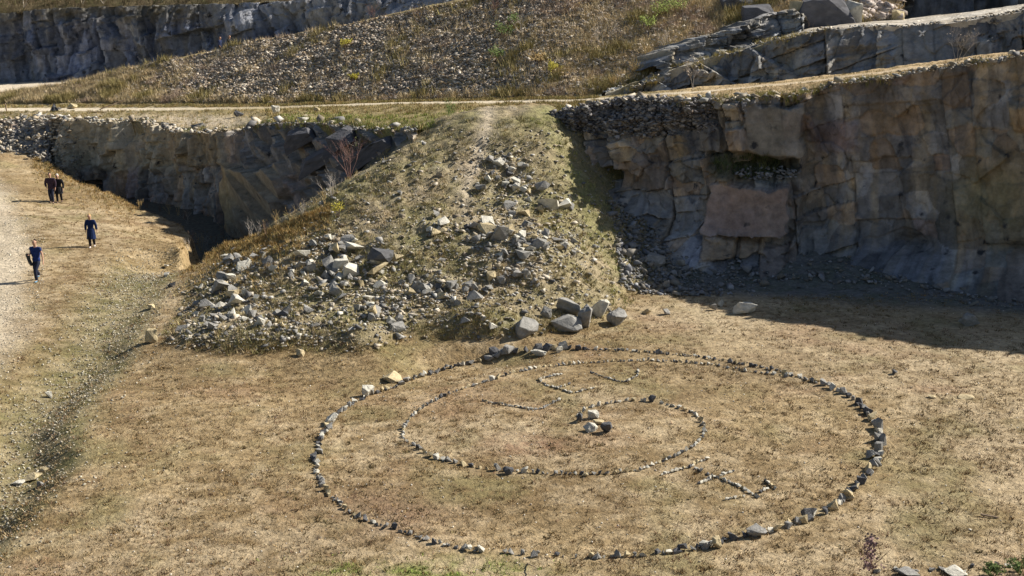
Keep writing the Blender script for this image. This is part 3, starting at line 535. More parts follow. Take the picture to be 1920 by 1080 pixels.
# named single stones and boulders: px, py of the foot, width px, height px, depth ratio, colour, label
BO = [(987, 634, 50, 34, .9, 'grey', 'squat grey boulder with a flat top, leftmost of the cluster at the mound foot', 3, .3, (.15, -.1)),
      (1064, 596, 50, 36, .9, 'grey', 'big flat sided grey boulder at the back of the cluster below the mound', 5, .2, (-.5, .2)),
      (1061, 624, 60, 32, .8, 'grey', 'wide grey boulder with a pointed end in front of the cluster', 8, .1, (.35, .15)),
      (1098, 617, 34, 50, .8, 'grey', 'tall narrow grey boulder leaning in the middle of the cluster', 12, 1.2, (.2, -.3)),
      (1130, 598, 44, 36, .8, 'pale', 'pale boulder with a bright smooth face between two grey ones', 21, .5, (.45, .3)),
      (1158, 613, 42, 32, .9, 'grey', 'rounded blue grey boulder, rightmost of the cluster', 33, .9, (.2, .2)),
      (1024, 599, 26, 22, .8, 'grey', 'small rough grey rock behind the leftmost boulder', 41, .5, (.2, .2)),
      (1112, 788, 24, 15, .9, 'pale', 'pale flat topped boulder at the back of the spiral centre', 51, .1, (.0, .1)),
      (1122, 799, 24, 10, .8, 'buff', 'flat yellowish slab between the boulders of the spiral centre', 52, .2, (.1, .1)),
      (1107, 811, 26, 16, .9, 'pale', 'rounded pale boulder at the front left of the spiral centre', 53, .6, (.1, -.2)),
      (1138, 815, 24, 20, .9, 'dark', 'dark rounded boulder at the front right of the spiral centre', 54, .9, (.1, .2)),
      (1087, 793, 18, 18, .9, 'dark', 'dark rock at the inner end of the spiral', 55, .9, (.1, .2)),
      (1397, 591, 44, 24, .7, 'pale', 'pale pinkish boulder standing alone at the edge of the right cliff shadow', 163, .1, (.05, .05)),
      (1337, 583, 14, 14, .6, 'grey', 'pointed grey rock standing left of the pale lone boulder', 62, .1, (.3, .1)),
      (1355, 577, 16, 13, .7, 'pale', 'small pale rock right behind the pointed grey rock', 63, .8, (.1, .3)),
      (1214, 590, 22, 10, .7, 'buff', 'low flat yellowish rock near the right foot of the mound', 64, .0, (.0, .1)),
      (1250, 592, 14, 11, .9, 'grey', 'small grey rock on the grass between the mound and the lone boulder', 65, .5, (.1, .1)),
      (733, 718, 40, 15, 1., 'buff', 'yellowish flat boulder just outside the upper left of the ring', 66, .2, (.0, .08)),
      (690, 745, 24, 18, .9, 'pale', 'bright white angular rock in the upper left of the ring', 67, .2, (.2, .1)),
      (620, 797, 26, 22, .9, 'pale', 'bright triangular rock at the left bend of the ring', 68, .7, (.3, .1)),
      (565, 670, 23, 13, .8, 'buff', 'brown wedge shaped rock in front of the mound', 69, .3, (.1, .2)),
      (282, 645, 24, 27, .9, 'buff', 'upright stump shaped rock at the left tip of the mound', 70, .3, (.0, .05)),
      (90, 748, 14, 12, 1., 'pale', 'white rounded rock in the gully on the left', 71, .3, (.0, .05)),
      (953, 892, 20, 14, .9, 'dark', 'dark round rock on the near side of the spiral', 72, .3, (.0, .1)),
      (1096, 896, 13, 10, .9, 'buff', 'tan pointed rock on the near side of the spiral', 73, .3, (.0, .1)),
      (1633, 862, 20, 17, .9, 'grey', 'grey rounded rock just inside the right arc of the ring', 74, .3, (.0, .1)),
      (1592, 940, 24, 20, .9, 'buff', 'large cream rock in the lower right arc of the ring', 75, .3, (.3, .1)),
      (1520, 978, 32, 22, .7, 'dark', 'large dark wedge rock in the lower right arc of the ring', 76, .3, (.2, .1)),
      (1418, 1013, 42, 24, .7, 'grey', 'long greenish grey block in the near right arc of the ring', 77, .35, (.05, .05)),
      (1345, 1030, 26, 22, .8, 'buff', 'brown tilted block left of the long block in the near arc', 78, .35, (.2, .1)),
      (1322, 1031, 24, 14, .8, 'pale', 'pale low block in the near arc of the ring', 79, .35, (.0, .1)),
      (879, 1037, 18, 11, .9, 'pale', 'pale round stone in the near left arc of the ring', 80, .35, (.0, .1)),
      (1680, 703, 15, 8, .9, 'dark', 'small dark rock alone on the floor right of the ring', 81, .35, (.0, .1)),
      (1815, 750, 34, 5, .9, 'buff', 'thin pale slab lying flat far right of the ring', 82, .1, (.0, .0)),
      (1748, 749, 16, 4, .9, 'buff', 'small pale slab left of the long thin slab', 83, .1, (.0, .0)),
      (952, 670, 30, 20, .8, 'grey', 'angular grey block at the top of the ring, left of the pair', 84, .3, (.2, .1)),
      (925, 672, 22, 16, .8, 'dark', 'dark angular block at the top left of the ring', 85, .3, (.2, .1)),
      (1009, 671, 32, 12, .7, 'pale', 'flat long pale slab at the top of the ring', 86, .1, (.0, .05)),
      (1048, 663, 14, 14, .8, 'pale', 'pale upright stone at the top of the ring', 87, .1, (.2, .2)),
      (78, 890, 22, 10, .8, 'buff', 'pale slab at the back of the small heap in the gully', 88, .5, (.1, -.1)),
      (60, 905, 34, 12, .8, 'buff', 'wide tan slab in the middle of the small heap in the gully', 89, .3, (.1, -.1)),
      (33, 912, 24, 8, .8, 'pale', 'pale flat slab at the left of the small heap in the gully', 90, .2, (.1, -.1)),
      (75, 915, 14, 12, .8, 'grey', 'upright grey rock in front of the small heap in the gully', 91, .2, (.3, -.1)),
      (1228, 502, 42, 22, .8, 'grey', 'large slanting grey block in the shaded scree by the right cliff', 92, -.5, (.3, .1)),
      (1250, 545, 17, 20, .8, 'grey', 'bluish upright rock in the shaded scree', 93, .2, (.1, .1)),
      (1275, 505, 30, 18, .8, 'grey', 'rounded grey block right of the large slanting block in shade', 94, .2, (.1, .1)),
      (1820, 612, 36, 24, .8, 'grey', 'grey block at the base of the cliff on the far right', 95, .2, (.1, .1)),
      (573, 376, 22, 26, .7, 'pale', 'bright white angular rock in the shaded pit left of the mound', 96, .2, (.5, .1))]
for px, py, wpx, hpx, dr, ck, lab, sd_, rz, tl in BO:
    p = G1(px, py); _, _, d = proj(p); sc = float(d)/F
    ww = wpx*sc; hh = hpx*sc*1.03; p[1] += ww*dr*.35
    if lab.startswith('bright white angular rock in the shaded'): p[2] = gz(p[0], p[1])
    boulder('boulder' if ww > .5 else 'rock', p, (ww*1.05, ww*dr, hh*1.12), ck, lab, sd_, rz, tl, cat='boulder' if ww > .5 else 'rock')
# stones on the mound: clusters read off the photo (px, py, spread x, spread y, count, size m)
CL = [(625, 470, 22, 20, 14, .5), (650, 500, 30, 25, 16, .45), (610, 540, 35, 25, 22, .42), (560, 500, 35, 18, 12, .35), (470, 500, 35, 14, 16, .42), (420, 545, 30, 14, 22, .45), (470, 585, 30, 12, 14, .42), (520, 615, 30, 12, 10, .38),
      (420, 620, 40, 14, 12, .3), (380, 590, 25, 20, 14, .36), (720, 490, 14, 12, 5, .6), (740, 555, 40, 14, 20, .36), (700, 585, 14, 8, 6, .5), (735, 610, 10, 12, 5, .5), (830, 425, 28, 18, 12, .5), (930, 430, 26, 18, 9, .6),
      (985, 460, 35, 18, 18, .45), (1040, 470, 30, 15, 20, .4), (940, 490, 30, 16, 14, .35), (820, 550, 45, 14, 24, .36), (890, 540, 20, 12, 8, .4), (1050, 390, 14, 12, 4, .65), (950, 330, 26, 22, 14, .38), (930, 305, 20, 10, 6, .35),
      (965, 355, 25, 25, 8, .4), (1010, 540, 40, 20, 9, .3), (900, 600, 50, 14, 8, .28), (600, 610, 60, 18, 12, .28), (850, 470, 40, 25, 8, .3), (780, 330, 60, 30, 9, .3), (1000, 400, 30, 20, 10, .4), (680, 540, 60, 30, 14, .3), (260, 600, 20, 40, 6, .28), (300, 510, 12, 30, 6, .35)]
mp = []; 
for cx, cy, sx, sy, n, sz in CL:
    for k in range(n): mp.append((RS.normal(cx, sx*.85), RS.normal(cy, sy*.85), 1.18*sz*min(RS.lognormal(-.35, .4), 1.6)))
mp = sorted(mp, key=lambda q: -q[2]); mpn = np.array(mp[:300])
Pm, ok = hit(mpn[:, 0], mpn[:, 1])
def where(px, py):
    if px < 330: return 'beside the gully left of the mound'
    v = 'lower' if py > 535 else 'middle' if py > 400 else 'upper'; hzn = 'left' if px < 600 else 'centre left' if px < 780 else 'centre right' if px < 930 else 'right'
    return f'on the {v} {hzn} part of the mound'
for (px, py, sz), p in zip(mpn, Pm):
    ck = random.choices(['grey', 'pale', 'buff', 'dark'], [5, 3.2, 1.1, 1.2])[0]; cn = {'grey': 'grey', 'pale': 'pale', 'buff': 'yellowish', 'dark': 'dark'}[ck]; szn = 'large' if sz > .48 else 'small' if sz < .28 else 'middling'
    stone('mound_rock', p, (sz*random.uniform(.9, 1.3), sz*random.uniform(.7, 1.), sz*random.uniform(.5, .95)), ck, f'{szn} {cn} angular rock {where(px, py)}', cat='rock', group='loose rocks on the rubble mound', tilt=.7, sink=.22)
# small rubble between them
r = np.random.RandomState(5); n = 7500; px = np.empty(0); py = np.empty(0)
wts = np.array([c_[4] for c_ in CL], float); wts /= wts.sum(); ci = r.choice(len(CL), n, p=wts); C_ = np.array(CL)
px = r.normal(C_[ci, 0], C_[ci, 2]*1.7); py = r.normal(C_[ci, 1], C_[ci, 3]*1.7)
n2_ = 3600; px = np.concatenate([px, r.uniform(300, 1190, n2_)]); py = np.concatenate([py, r.uniform(240, 665, n2_)])
P, ok = hit(px, py); k = ok & (P[:, 2] > .10) & (P[:, 1] < 62.5); P = P[k]
merged('rubble', 'small loose stones scattered over the mound', P, np.clip(r.lognormal(-2.25, .5, len(P)), .03, .4), rcol(len(P), PALR, r), 6, sink=.38)
# pebbles in the ditch and on the floor
yy = r.uniform(24, 60, 5200); xx = np.interp(yy, dit_y, dit_x)+r.normal(-1.5, 1.0, 5200); P = np.stack([xx, yy, gz(xx, yy)], 1)
merged('gravel', 'pale pebbles lying along the gully on the left', P, r.uniform(.025, .10, len(P)), rcol(len(P), [(.50, .46, .36), (.36, .33, .27), (.26, .24, .18)], r), 7)
xx = r.uniform(-24, 24, 6500); yy = r.uniform(23, 60, 6500); P = np.stack([xx, yy, gz(xx, yy)], 1); k = (P[:, 2] < .3); P = P[k]
merged('pebbles', 'tiny pebbles sprinkled over the dry floor', P, r.uniform(.02, .065, len(P)), rcol(len(P), [(.6, .56, .48), (.35, .3, .25)], r), 8)
n = 5000; yy = r.uniform(38, 82, n); xx = np.interp(yy, road_y, road_x)-r.uniform(-.8, 5, n); P = np.stack([xx, yy, gz(xx, yy)], 1)
merged('gravel', 'loose gravel on the pale track at the left edge', P, r.uniform(.02, .09, n), rcol(n, [(.5, .45, .36), (.32, .28, .22), (.62, .57, .47)], r), 81)
# scree in the shade right of the mound, talus along the right cliff
px = 1120+r.beta(1.2, 2.2, 3800)*330; py = r.uniform(380, 560, 3800); P, ok = hit(px, py, 50); k = ok & (P[:, 0] > 4.6) & (P[:, 1] > 50); P = P[k]
t = r.uniform(8, 34, 900); tb = 64.4-.6*t-4.6+np.interp(t, [11, 16, 24, 34], [0, 1.7, 1.5, 2.4])+r.normal(0, .9, 900); P2 = np.stack([t, tb, gz(t, tb)], 1); P = np.concatenate([P, P2])
merged('scree', 'grey scree and fallen stones at the foot of the right cliff', P, np.clip(r.lognormal(-2.0, .55, len(P)), .05, .9), rcol(len(P), [(.26, .26, .27), (.18, .18, .18), (.22, .2, .17)], r), 9)
# rubble bank at far left under the terrace
i = r.randint(0, PL.shape[0]-1, 9000); j = r.randint(1, 90, 9000); P = PL[i, j]+r.normal(0, .12, (9000, 3)); k = (qL[i] < 150) & (qL[i] > -400); P = P[k]; P[:, 2] += .05
merged('scree', 'bank of broken stones under the terrace at the far left', P, np.clip(r.lognormal(-1.6, .5, len(P)), .06, .6), rcol(len(P), [(.42, .38, .32), (.55, .50, .42), (.26, .24, .21), (.46, .38, .27)], r), 10)
# rims: loose stones along the edges
def rim_pts(PP, row, n, sy, r): i = r.randint(0, PP.shape[0]-1, n); P = PP[i, row]+(PP[i+1, row]-PP[i, row])*r.rand(n, 1); P[:, 1] += r.normal(.3, sy, n); return P, i
P, i = rim_pts(PL, 89, 1500, .6, r); merged('rubble', 'loose pale stones along the top of the left rock face', P, np.clip(r.lognormal(-1.8, .6, len(P)), .05, .8), rcol(len(P), PALR, r), 12)
P, i = rim_pts(PR, 179, 1300, .4, r); merged('rubble', 'loose stones along the top edge of the right cliff', P, np.clip(r.lognormal(-2.1, .6, len(P)), .04, .6), rcol(len(P), PALR, r), 13)
i = r.randint(0, 420, 14000); j = r.randint(90, 180, 14000); k = (qR[i] < 1350) & (qR[i] > 1030); P = PR[i, j][k]+r.normal(0, .1, (k.sum(), 3)); _, py, _ = proj(P); pxx, _, _ = proj(P)
k = r.rand(len(P)) < ss(275, 235, py+abs(pxx-1200)*.15); P = P[k]; merged('rubble', 'dark slaty rubble spilling over the left end of the right cliff', P, r.uniform(.1, .36, len(P)), rcol(len(P), [(.20, .19, .19), (.30, .28, .27), (.14, .13, .13)], r), 14)
P, i = rim_pts(PU, 79, 450, .4, r); merged('rubble', 'loose stones along the edge of the upper bench', P, r.uniform(.06, .25, len(P)), rcol(len(P), PALR, r), 15)
# hillside rubble
P, hc = hill_pts(42000, lambda px, t: np.clip(ss(250, 480, px+160*(t-.4))*ss(1330, 1150, px)*.95+.12, 0, 1)*ss(0, .06, t), 3); n = len(P)
merged('rubble', 'dense broken stone covering the hillside behind the path', P, r.uniform(.10, .36, n), rcol(n, [(.36, .30, .24), (.45, .39, .32), (.21, .185, .16), (.60, .53, .43), (.45, .34, .22)], r), 16)
P, hc = hill_pts(2600, lambda px, t: ss(1520, 1600, px), 4); n = len(P); merged('rubble', 'sunlit pinkish rubble above the upper bench', P, r.uniform(.2, .9, n), rcol(n, [(.45, .38, .34), (.55, .48, .42), (.3, .25, .22)], r), 17)
def block(name, p, size, ck, label, seed, rz=0., tilt=(0, 0), cat='rock outcrop', top=None):
    rr = random.Random(seed); bm = bmesh.new(); bmesh.ops.create_cube(bm, size=1)
    for v in bm.verts: v.co += Vector((rr.uniform(-.14, .14), rr.uniform(-.14, .14), rr.uniform(-.12, .12)*(v.co.z > 0))); v.co.x *= 1-.15*(v.co.z > 0)
    for _ in range(3):
        n_ = Vector((rr.uniform(-1, 1), rr.uniform(-1, 1), rr.uniform(.2, 1))).normalized(); g = bmesh.ops.bisect_plane(bm, geom=bm.verts[:]+bm.edges[:]+bm.faces[:], plane_co=n_*rr.uniform(.42, .55), plane_no=n_, clear_outer=True)
        ed = [e for e in g['geom_cut'] if isinstance(e, bmesh.types.BMEdge)]
        if ed: bmesh.ops.contextual_create(bm, geom=ed)
    bmesh.ops.bevel(bm, geom=list(bm.edges), offset=.015, segments=1, affect='EDGES'); bmesh.ops.triangulate(bm, faces=bm.faces)
    bmesh.ops.subdivide_edges(bm, edges=[e for e in bm.edges if e.calc_length() > .2], cuts=4, use_grid_fill=True)
    cs = np.array([v.co[:] for v in bm.verts]); e_, bu, bv, rc = cells(cs[:, 0]+cs[:, 1]*.7+9, cs[:, 2]+cs[:, 1]*.3+9, .3, .4, seed, 6)
    for v, a_, b_ in zip(bm.verts, rc[0], fbm(cs[:, 0]*5+cs[:, 2]*3, cs[:, 1]*5-cs[:, 2]*2, seed, 3)): v.co *= 1+.07*(float(a_)-.5)+.04*float(b_)
    me = bpy.data.meshes.new(name); bm.to_mesh(me); bm.free(); me.materials.append(M_st[ck]); o = bpy.data.objects.new(name, me); COL.objects.link(o)
    o.scale = size; o.location = (p[0], p[1]+size[1]*.4, p[2]+size[2]*.38); o.rotation_euler = (tilt[0], tilt[1], rz); return tag(o, label, cat)
# outcrops at the upper right
def hillpt(px, py):
    i = np.argmin(np.abs(ph-px)); P = Hh[i, :NS]; _, q, _ = proj(P); return P[np.argmin(np.abs(q-py))].copy()
for px, py, wpx, hpx, ck, lab, sd_ in ((1552, 52, 95, 50, 'grey', 'big square granite block with a dark front above the bench', 201), (1600, 50, 34, 40, 'pale', 'pale slab leaning against the big square block', 202), (1475, 58, 44, 26, 'grey', 'dark boulder left of the big square block', 203), (1424, 42, 60, 30, 'grey', 'broad rounded outcrop at the top of the hillside', 204), (1500, 40, 36, 34, 'buff', 'tan sloping block beside the big square block', 206),
                                        (1385, 15, 60, 26, 'grey', 'blue grey outcrop near the top edge', 209), (1692, 42, 22, 18, 'buff', 'small tan rock at the foot of the smooth cliff', 210), (1485, 95, 40, 22, 'dark', 'dark block on the ledge under the bench edge', 211)):
    p = hillpt(min(px, 1685), py); _, _, d = proj(p); sc = float(d)/F
    block('outcrop', p, (wpx*sc*1.05, wpx*sc*.8, hpx*sc*1.15), {'grey': 'slate', 'dark': 'slate'}.get(ck, ck), lab, sd_, random.uniform(-.35, .1), (.05, -.25 if wpx > 140 else random.uniform(-.15, .05)))
for px, py, wpx, hpx, lab, sd_, ty in ((600, 300, 90, 22, 'long slab dipping to the left above the big brown block', 221, .55), (690, 292, 110, 20, 'thin slab dipping to the left above the reddish bush', 222, .6), (560, 262, 60, 26, 'dark wedge of rock under the terrace edge', 223, .5), (640, 262, 46, 24, 'tilted dark block in the grassy slope left of the mound top', 224, .5)):
    Yb = float(np.interp(px, [a[0] for a in rimL], [a[2] for a in rimL]))-1.6; p = at(px, py, Yb); sc = F and float(proj(p)[2])/F
    block('slab', p-np.array([0, 0, hpx*sc*.4]), (wpx*sc, 1.6, hpx*sc*1.3), 'slate', lab, sd_, -.25, (.1, -ty), cat='rock slab')
for px, py, wpx, hpx, ck, lab, sd_ in ((447, 218, 20, 12, 'dark', 'dark round rock on the terrace edge above the left face', 301), (516, 212, 20, 15, 'pale', 'pale topped rock on the terrace right of the dark one', 302), (593, 208, 14, 7, 'buff', 'small low rock on the terrace near the path', 303), (134, 204, 20, 10, 'buff', 'brown boulder beside the path behind the road sign', 304), (111, 205, 14, 6, 'grey', 'low grey rock left of the brown boulder by the path', 305)):
    p = tz_at(px, py); _, _, d = proj(p); sc = float(d)/F; boulder('boulder', p, (wpx*sc, wpx*sc*.8, hpx*sc*1.2), ck, lab, sd_, .1, (.05, .1))

# ---------------------------------------------------------------- grass and low plants
def tufts(name, label, P, hgt, rad, nb, cols, seed, cat='grass', lean=.5, wid=.012, droop=0):
    r = np.random.RandomState(seed); n = len(P); N = n*nb
    B = np.repeat(P, nb, 0); h = np.repeat(hgt, nb)*r.uniform(.5, 1.15, N); R = np.repeat(rad, nb)*np.sqrt(r.rand(N)); a = r.rand(N)*6.283
    base = B+np.stack([np.cos(a)*R, np.sin(a)*R, np.full(N, -.01)], 1)
    le = r.uniform(.2, 1, N)*lean*h; a2 = a+r.normal(0, .6, N); tip = base+np.stack([np.cos(a2)*le, np.sin(a2)*le, h], 1)
    a3 = r.rand(N)*6.283; w = np.repeat(hgt, nb)*wid*r.uniform(.7, 1.5, N)+.003; d = np.stack([np.cos(a3)*w, np.sin(a3)*w, np.zeros(N)], 1)
    V = np.stack([base-d, base+d, tip], 1).reshape(-1, 3); Fx = np.arange(3*N).reshape(-1, 3)
    c = np.repeat(np.repeat(cols, nb, 0)*r.uniform(.75, 1.3, (N, 1)), 3, 0)
    o = link(name, raw_mesh(name, V, Fx, c), M_grass); tag(o, label, cat, kind='stuff'); return o
r = np.random.RandomState(21)
def floor_pts(n, y0, y1, xs, dens):
    y = y0+(y1-y0)*r.rand(n)**1.15; x = r.uniform(-1, 1, n)*(xs*(y+3)); k = dens(x, y); return x[k], y[k]
# clumps low on the floor
n = 60000; x, y = floor_pts(n, 23.5, 72, .47, lambda x, y: (r.rand(len(x)) < .25+.9*np.clip(fbm(x*.5, y*.5, 45, 4)*1.2+.35, 0, 1)) & (roadm(x, y) < .3))
P = np.stack([x, y, gz(x, y)], 1); k = (P[:, 2] < .35) & ~((x > 6) & (y > 50)); P = P[k]; x = x[k]; y = y[k]; px, py, _ = proj(P)
cl = rcol(len(P), [(.24, .16, .08), (.30, .21, .10), (.17, .13, .06), (.36, .27, .15), (.22, .13, .08)], r)
gsel = (np.exp(-(((px-850)/170)**2+((py-1080)/30)**2)) > r.rand(len(P))*1.0); cl[gsel] = np.array((.20, .27, .05))*r.uniform(.7, 1.3, (gsel.sum(), 1))
tufts('dry_grass', 'short dry brown grass clumps over the quarry floor', P, r.uniform(.03, .10, len(P)), r.uniform(.04, .15, len(P)), 9, cl, 22, lean=1.0, wid=.08)
n = 9000; x, y = floor_pts(n, 23.5, 74, .47, lambda x, y: (fbm(x*.4, y*.4, 245, 3) > -.25) & (roadm(x, y) < .25)); P = np.stack([x, y, gz(x, y)], 1); k = (P[:, 2] < .5) & ~((x > 6) & (y > 50)); P = P[k]
tufts('dry_grass', 'larger dark brown grass tussocks over the quarry floor', P, r.uniform(.035, .085, len(P)), r.uniform(.06, .17, len(P)), 16, rcol(len(P), [(.20, .13, .06), (.27, .18, .08), (.16, .13, .06), (.33, .24, .12)], r), 222, lean=1.0, wid=.14)
# straw litter, paler
n = 30000; x, y = floor_pts(n, 23.5, 60, .47, lambda x, y: (roadm(x, y) < .5)); P = np.stack([x, y, gz(x, y)], 1); k = (P[:, 2] < .35) & ~((x > 6) & (y > 50)); P = P[k]
tufts('dry_grass', 'pale straw lying over the quarry floor', P, r.uniform(.015, .045, len(P)), r.uniform(.05, .16, len(P)), 6, rcol(len(P), [(.50, .38, .21), (.56, .45, .27), (.40, .29, .15)], r), 23, lean=3., wid=.12)
# mound grass
px = r.uniform(280, 1210, 21000); py = r.uniform(220, 670, 21000); P, ok = hit(px, py); k = ok & (P[:, 2] > .08) & (P[:, 1] < 63.5) & (r.rand(len(P)) < .25+.8*np.clip(fbm(P[:, 0]*.7, P[:, 1]*.7, 61, 4)+.35, 0, 1)); P = P[k]; px = px[k]; py = py[k]
pale = np.exp(-((px-np.interp(py, [220, 300, 360, 430], [915, 895, 870, 880]))/16)**2)*(py < 440) > r.rand(len(P)); P = P[~pale]; px = px[~pale]; py = py[~pale]
cl = rcol(len(P), [(.29, .26, .11), (.36, .29, .14), (.22, .20, .09), (.42, .33, .19)], r)
gs = np.exp(-((px-np.interp(py, [230, 340, 460, 560], [1010, 1080, 1130, 1180]))/30)**2) > r.rand(len(P)); gs &= (r.rand(len(P)) < .6); cl[gs] = np.array((.30, .31, .10))*r.uniform(.7, 1.3, (gs.sum(), 1))
og = np.exp(-(((px-450)/110)**2+((py-480)/50)**2)) > r.rand(len(P))*1.2; cl[og] = np.array((.42, .29, .11))*r.uniform(.7, 1.3, (og.sum(), 1))
tufts('grass', 'olive and straw coloured grass on the mound', P, r.uniform(.06, .22, len(P)), r.uniform(.05, .2, len(P)), 9, cl, 24, lean=.7, wid=.05)
# strip beside the shaded pit
px = np.concatenate([r.uniform(60, 620, 9000), r.uniform(325, 362, 2500)]); py = np.interp(px, [60, 180, 260, 340, 356, 340, 480, 620], [292, 338, 372, 398, 420, 470, 445, 388])+r.exponential(16, 11500)-2; P, ok = hit(px, py); P = P[ok & (P[:, 2] > -.35)]
tufts('dry_grass', 'orange brown grass fringe around the shaded pit', P, r.uniform(.05, .22, len(P)), r.uniform(.04, .12, len(P)), 7, rcol(len(P), [(.42, .28, .10), (.35, .24, .11), (.30, .24, .1)], r), 25, lean=.6, wid=.05)
# terrace grass and overhanging fringe
i = r.randint(0, len(pxs)-1, 30000); j = np.concatenate([r.randint(1, 27, 20000), r.randint(34, 40, 10000)]); P = Tm[i, j]+(Tm[i, j+1]-Tm[i, j])*r.rand(30000, 1)+(Tm[np.minimum(i+1, len(pxs)-1), j]-Tm[i, j])*r.rand(30000, 1)
k = (pxs[i] > -80) & (pxs[i] < 2000) & (fbm(P[:, 0], P[:, 1], 171, 3) > -.35) & ~((pxs[i] < 500) & (j < 24) & (r.rand(30000) < .7)); k &= ~((pxs[i] > 1120) & (r.rand(30000) < .75)); P = P[k]; ii = pxs[i][k]; jj = j[k]
cl = rcol(len(P), [(.40, .29, .13), (.30, .24, .10), (.24, .22, .08)], r); gs = (ii > 520) & (ii < 980) & (jj < 16) & (r.rand(len(P)) < .7); cl[gs] = np.array((.25, .29, .07))*r.uniform(.6, 1.3, (gs.sum(), 1))
tufts('grass', 'dry and greenish grass on the terrace beside the path', P, r.uniform(.05, .22, len(P))*np.where(ii > 1120, .5, 1), r.uniform(.06, .25, len(P)), 8, cl, 26, lean=.6, wid=.06)
def fringe(name, label, PP, row, qq, flt, n, cols, seed, hh=(.2, .6)):
    i = r.randint(0, PP.shape[0]-1, n); P = PP[i, row]+(PP[i+1, row]-PP[i, row])*r.rand(n, 1); k = r.rand(n) < flt(qq[i], fbm(P[:, 0]*.8, P[:, 1]*.8, seed, 3)); P = P[k]; m = len(P)
    P = P+np.stack([r.normal(0, .1, m), r.uniform(-.35, .5, m), r.uniform(-.15, .12, m)], 1)
    o = tufts(name, label, P, -r.uniform(hh[0], hh[1], m)*np.where(r.rand(m) < .6, 1, -.7), r.uniform(.05, .2, m), 8, rcol(m, cols, r), seed, lean=.6, wid=.03); return o
fringe('grass', 'grass hanging over the top of the left rock face', PL, 90, qL, lambda q, f: ss(430, 520, q)*(f > -.4)+.2*(f > .1), 5000, [(.26, .28, .09), (.18, .18, .07), (.36, .28, .13)], 27)
fringe('grass', 'mossy grass along the top edge of the right cliff', PR, 180, qR, lambda q, f: ss(1250, 1330, q)*(f > -.2)*.8, 6000, [(.34, .30, .10), (.24, .24, .08), (.42, .32, .15)], 28, (.12, .4))
fringe('grass', 'grass and moss along the bench edge', PU, 80, qU, lambda q, f: ss(1560, 1480, q)*(f > -.1), 3000, [(.36, .30, .10), (.42, .34, .15)], 29, (.12, .4))
# hillside scrub
P, hc = hill_pts(30000, lambda px, t: np.clip(ss(420, 120, px)*.9+ss(850, 1150, px)*.9+.30*(vn(px*.02, t*6, 181) > .55)+ss(.1, 0, t)+ss(.94, 1, t), .05, 1), 6); n = len(P)
kind = fbm(P[:, 0]*.35, P[:, 1]*.5, 191, 4); cl = rcol(n, [(.52, .41, .24), (.36, .30, .18), (.60, .48, .29)], r)
cl = np.where((kind > .25)[:, None], rcol(n, [(.28, .24, .10), (.36, .29, .13)], r), cl); cl = np.where((kind < -.3)[:, None], rcol(n, [(.36, .27, .20), (.42, .33, .24)], r), cl)
tufts('scrub', 'brown, green and reddish scrub on the hillside', P, r.uniform(.12, .5, n)*(1+.5*(kind > .25)), r.uniform(.08, .3, n), 9, cl, 30, lean=.6, wid=.03, cat='scrub')
i = r.randint(100, 290, 6000); j = r.randint(0, 3, 6000); P = H2[i*0+r.randint(60, 280, 6000), 0]; P = P+np.stack([r.normal(0, .5, 6000), r.uniform(-1, 6, 6000), r.uniform(-.2, 2.4, 6000)], 1)
tufts('scrub', 'bare brushwood on top of the far cliff', P, r.uniform(.4, 1.3, 6000), r.uniform(.1, .5, 6000), 6, rcol(6000, [(.16, .12, .07), (.12, .12, .05), (.22, .17, .1)], r), 31, lean=.8, wid=.02, cat='scrub')
# green weeds under the ledge of the right cliff
lq, lw, _ = proj(PR[:, :180].reshape(-1, 3)); LP = PR[:, :180].reshape(-1, 3); k = (((lq-1400)/62)**2+((lw-312)/24)**2 < 1)&(r.rand(len(lq)) < .25); LP = LP[k]; LP = LP+r.normal(0, .06, LP.shape)
tufts('grass', 'green plants growing on the ledge in the right cliff', LP, r.uniform(.08, .34, len(LP)), r.uniform(.05, .2, len(LP)), 7, rcol(len(LP), [(.09, .12, .05), (.13, .14, .06), (.07, .09, .04)], r), 32, lean=.9, wid=.05)
LP = PR[:, :180].reshape(-1, 3); k = (((lq-1440)/62)**2+((lw-327)/13)**2 < 1)&(r.rand(len(lq)) < .15); LP = LP[k]+np.array([0, -.15, .05]); merged('rubble', 'small grey stones on the ledge in the right cliff', LP, r.uniform(.08, .28, len(LP)), rcol(len(LP), [(.3, .3, .31), (.22, .22, .22)], r), 33)

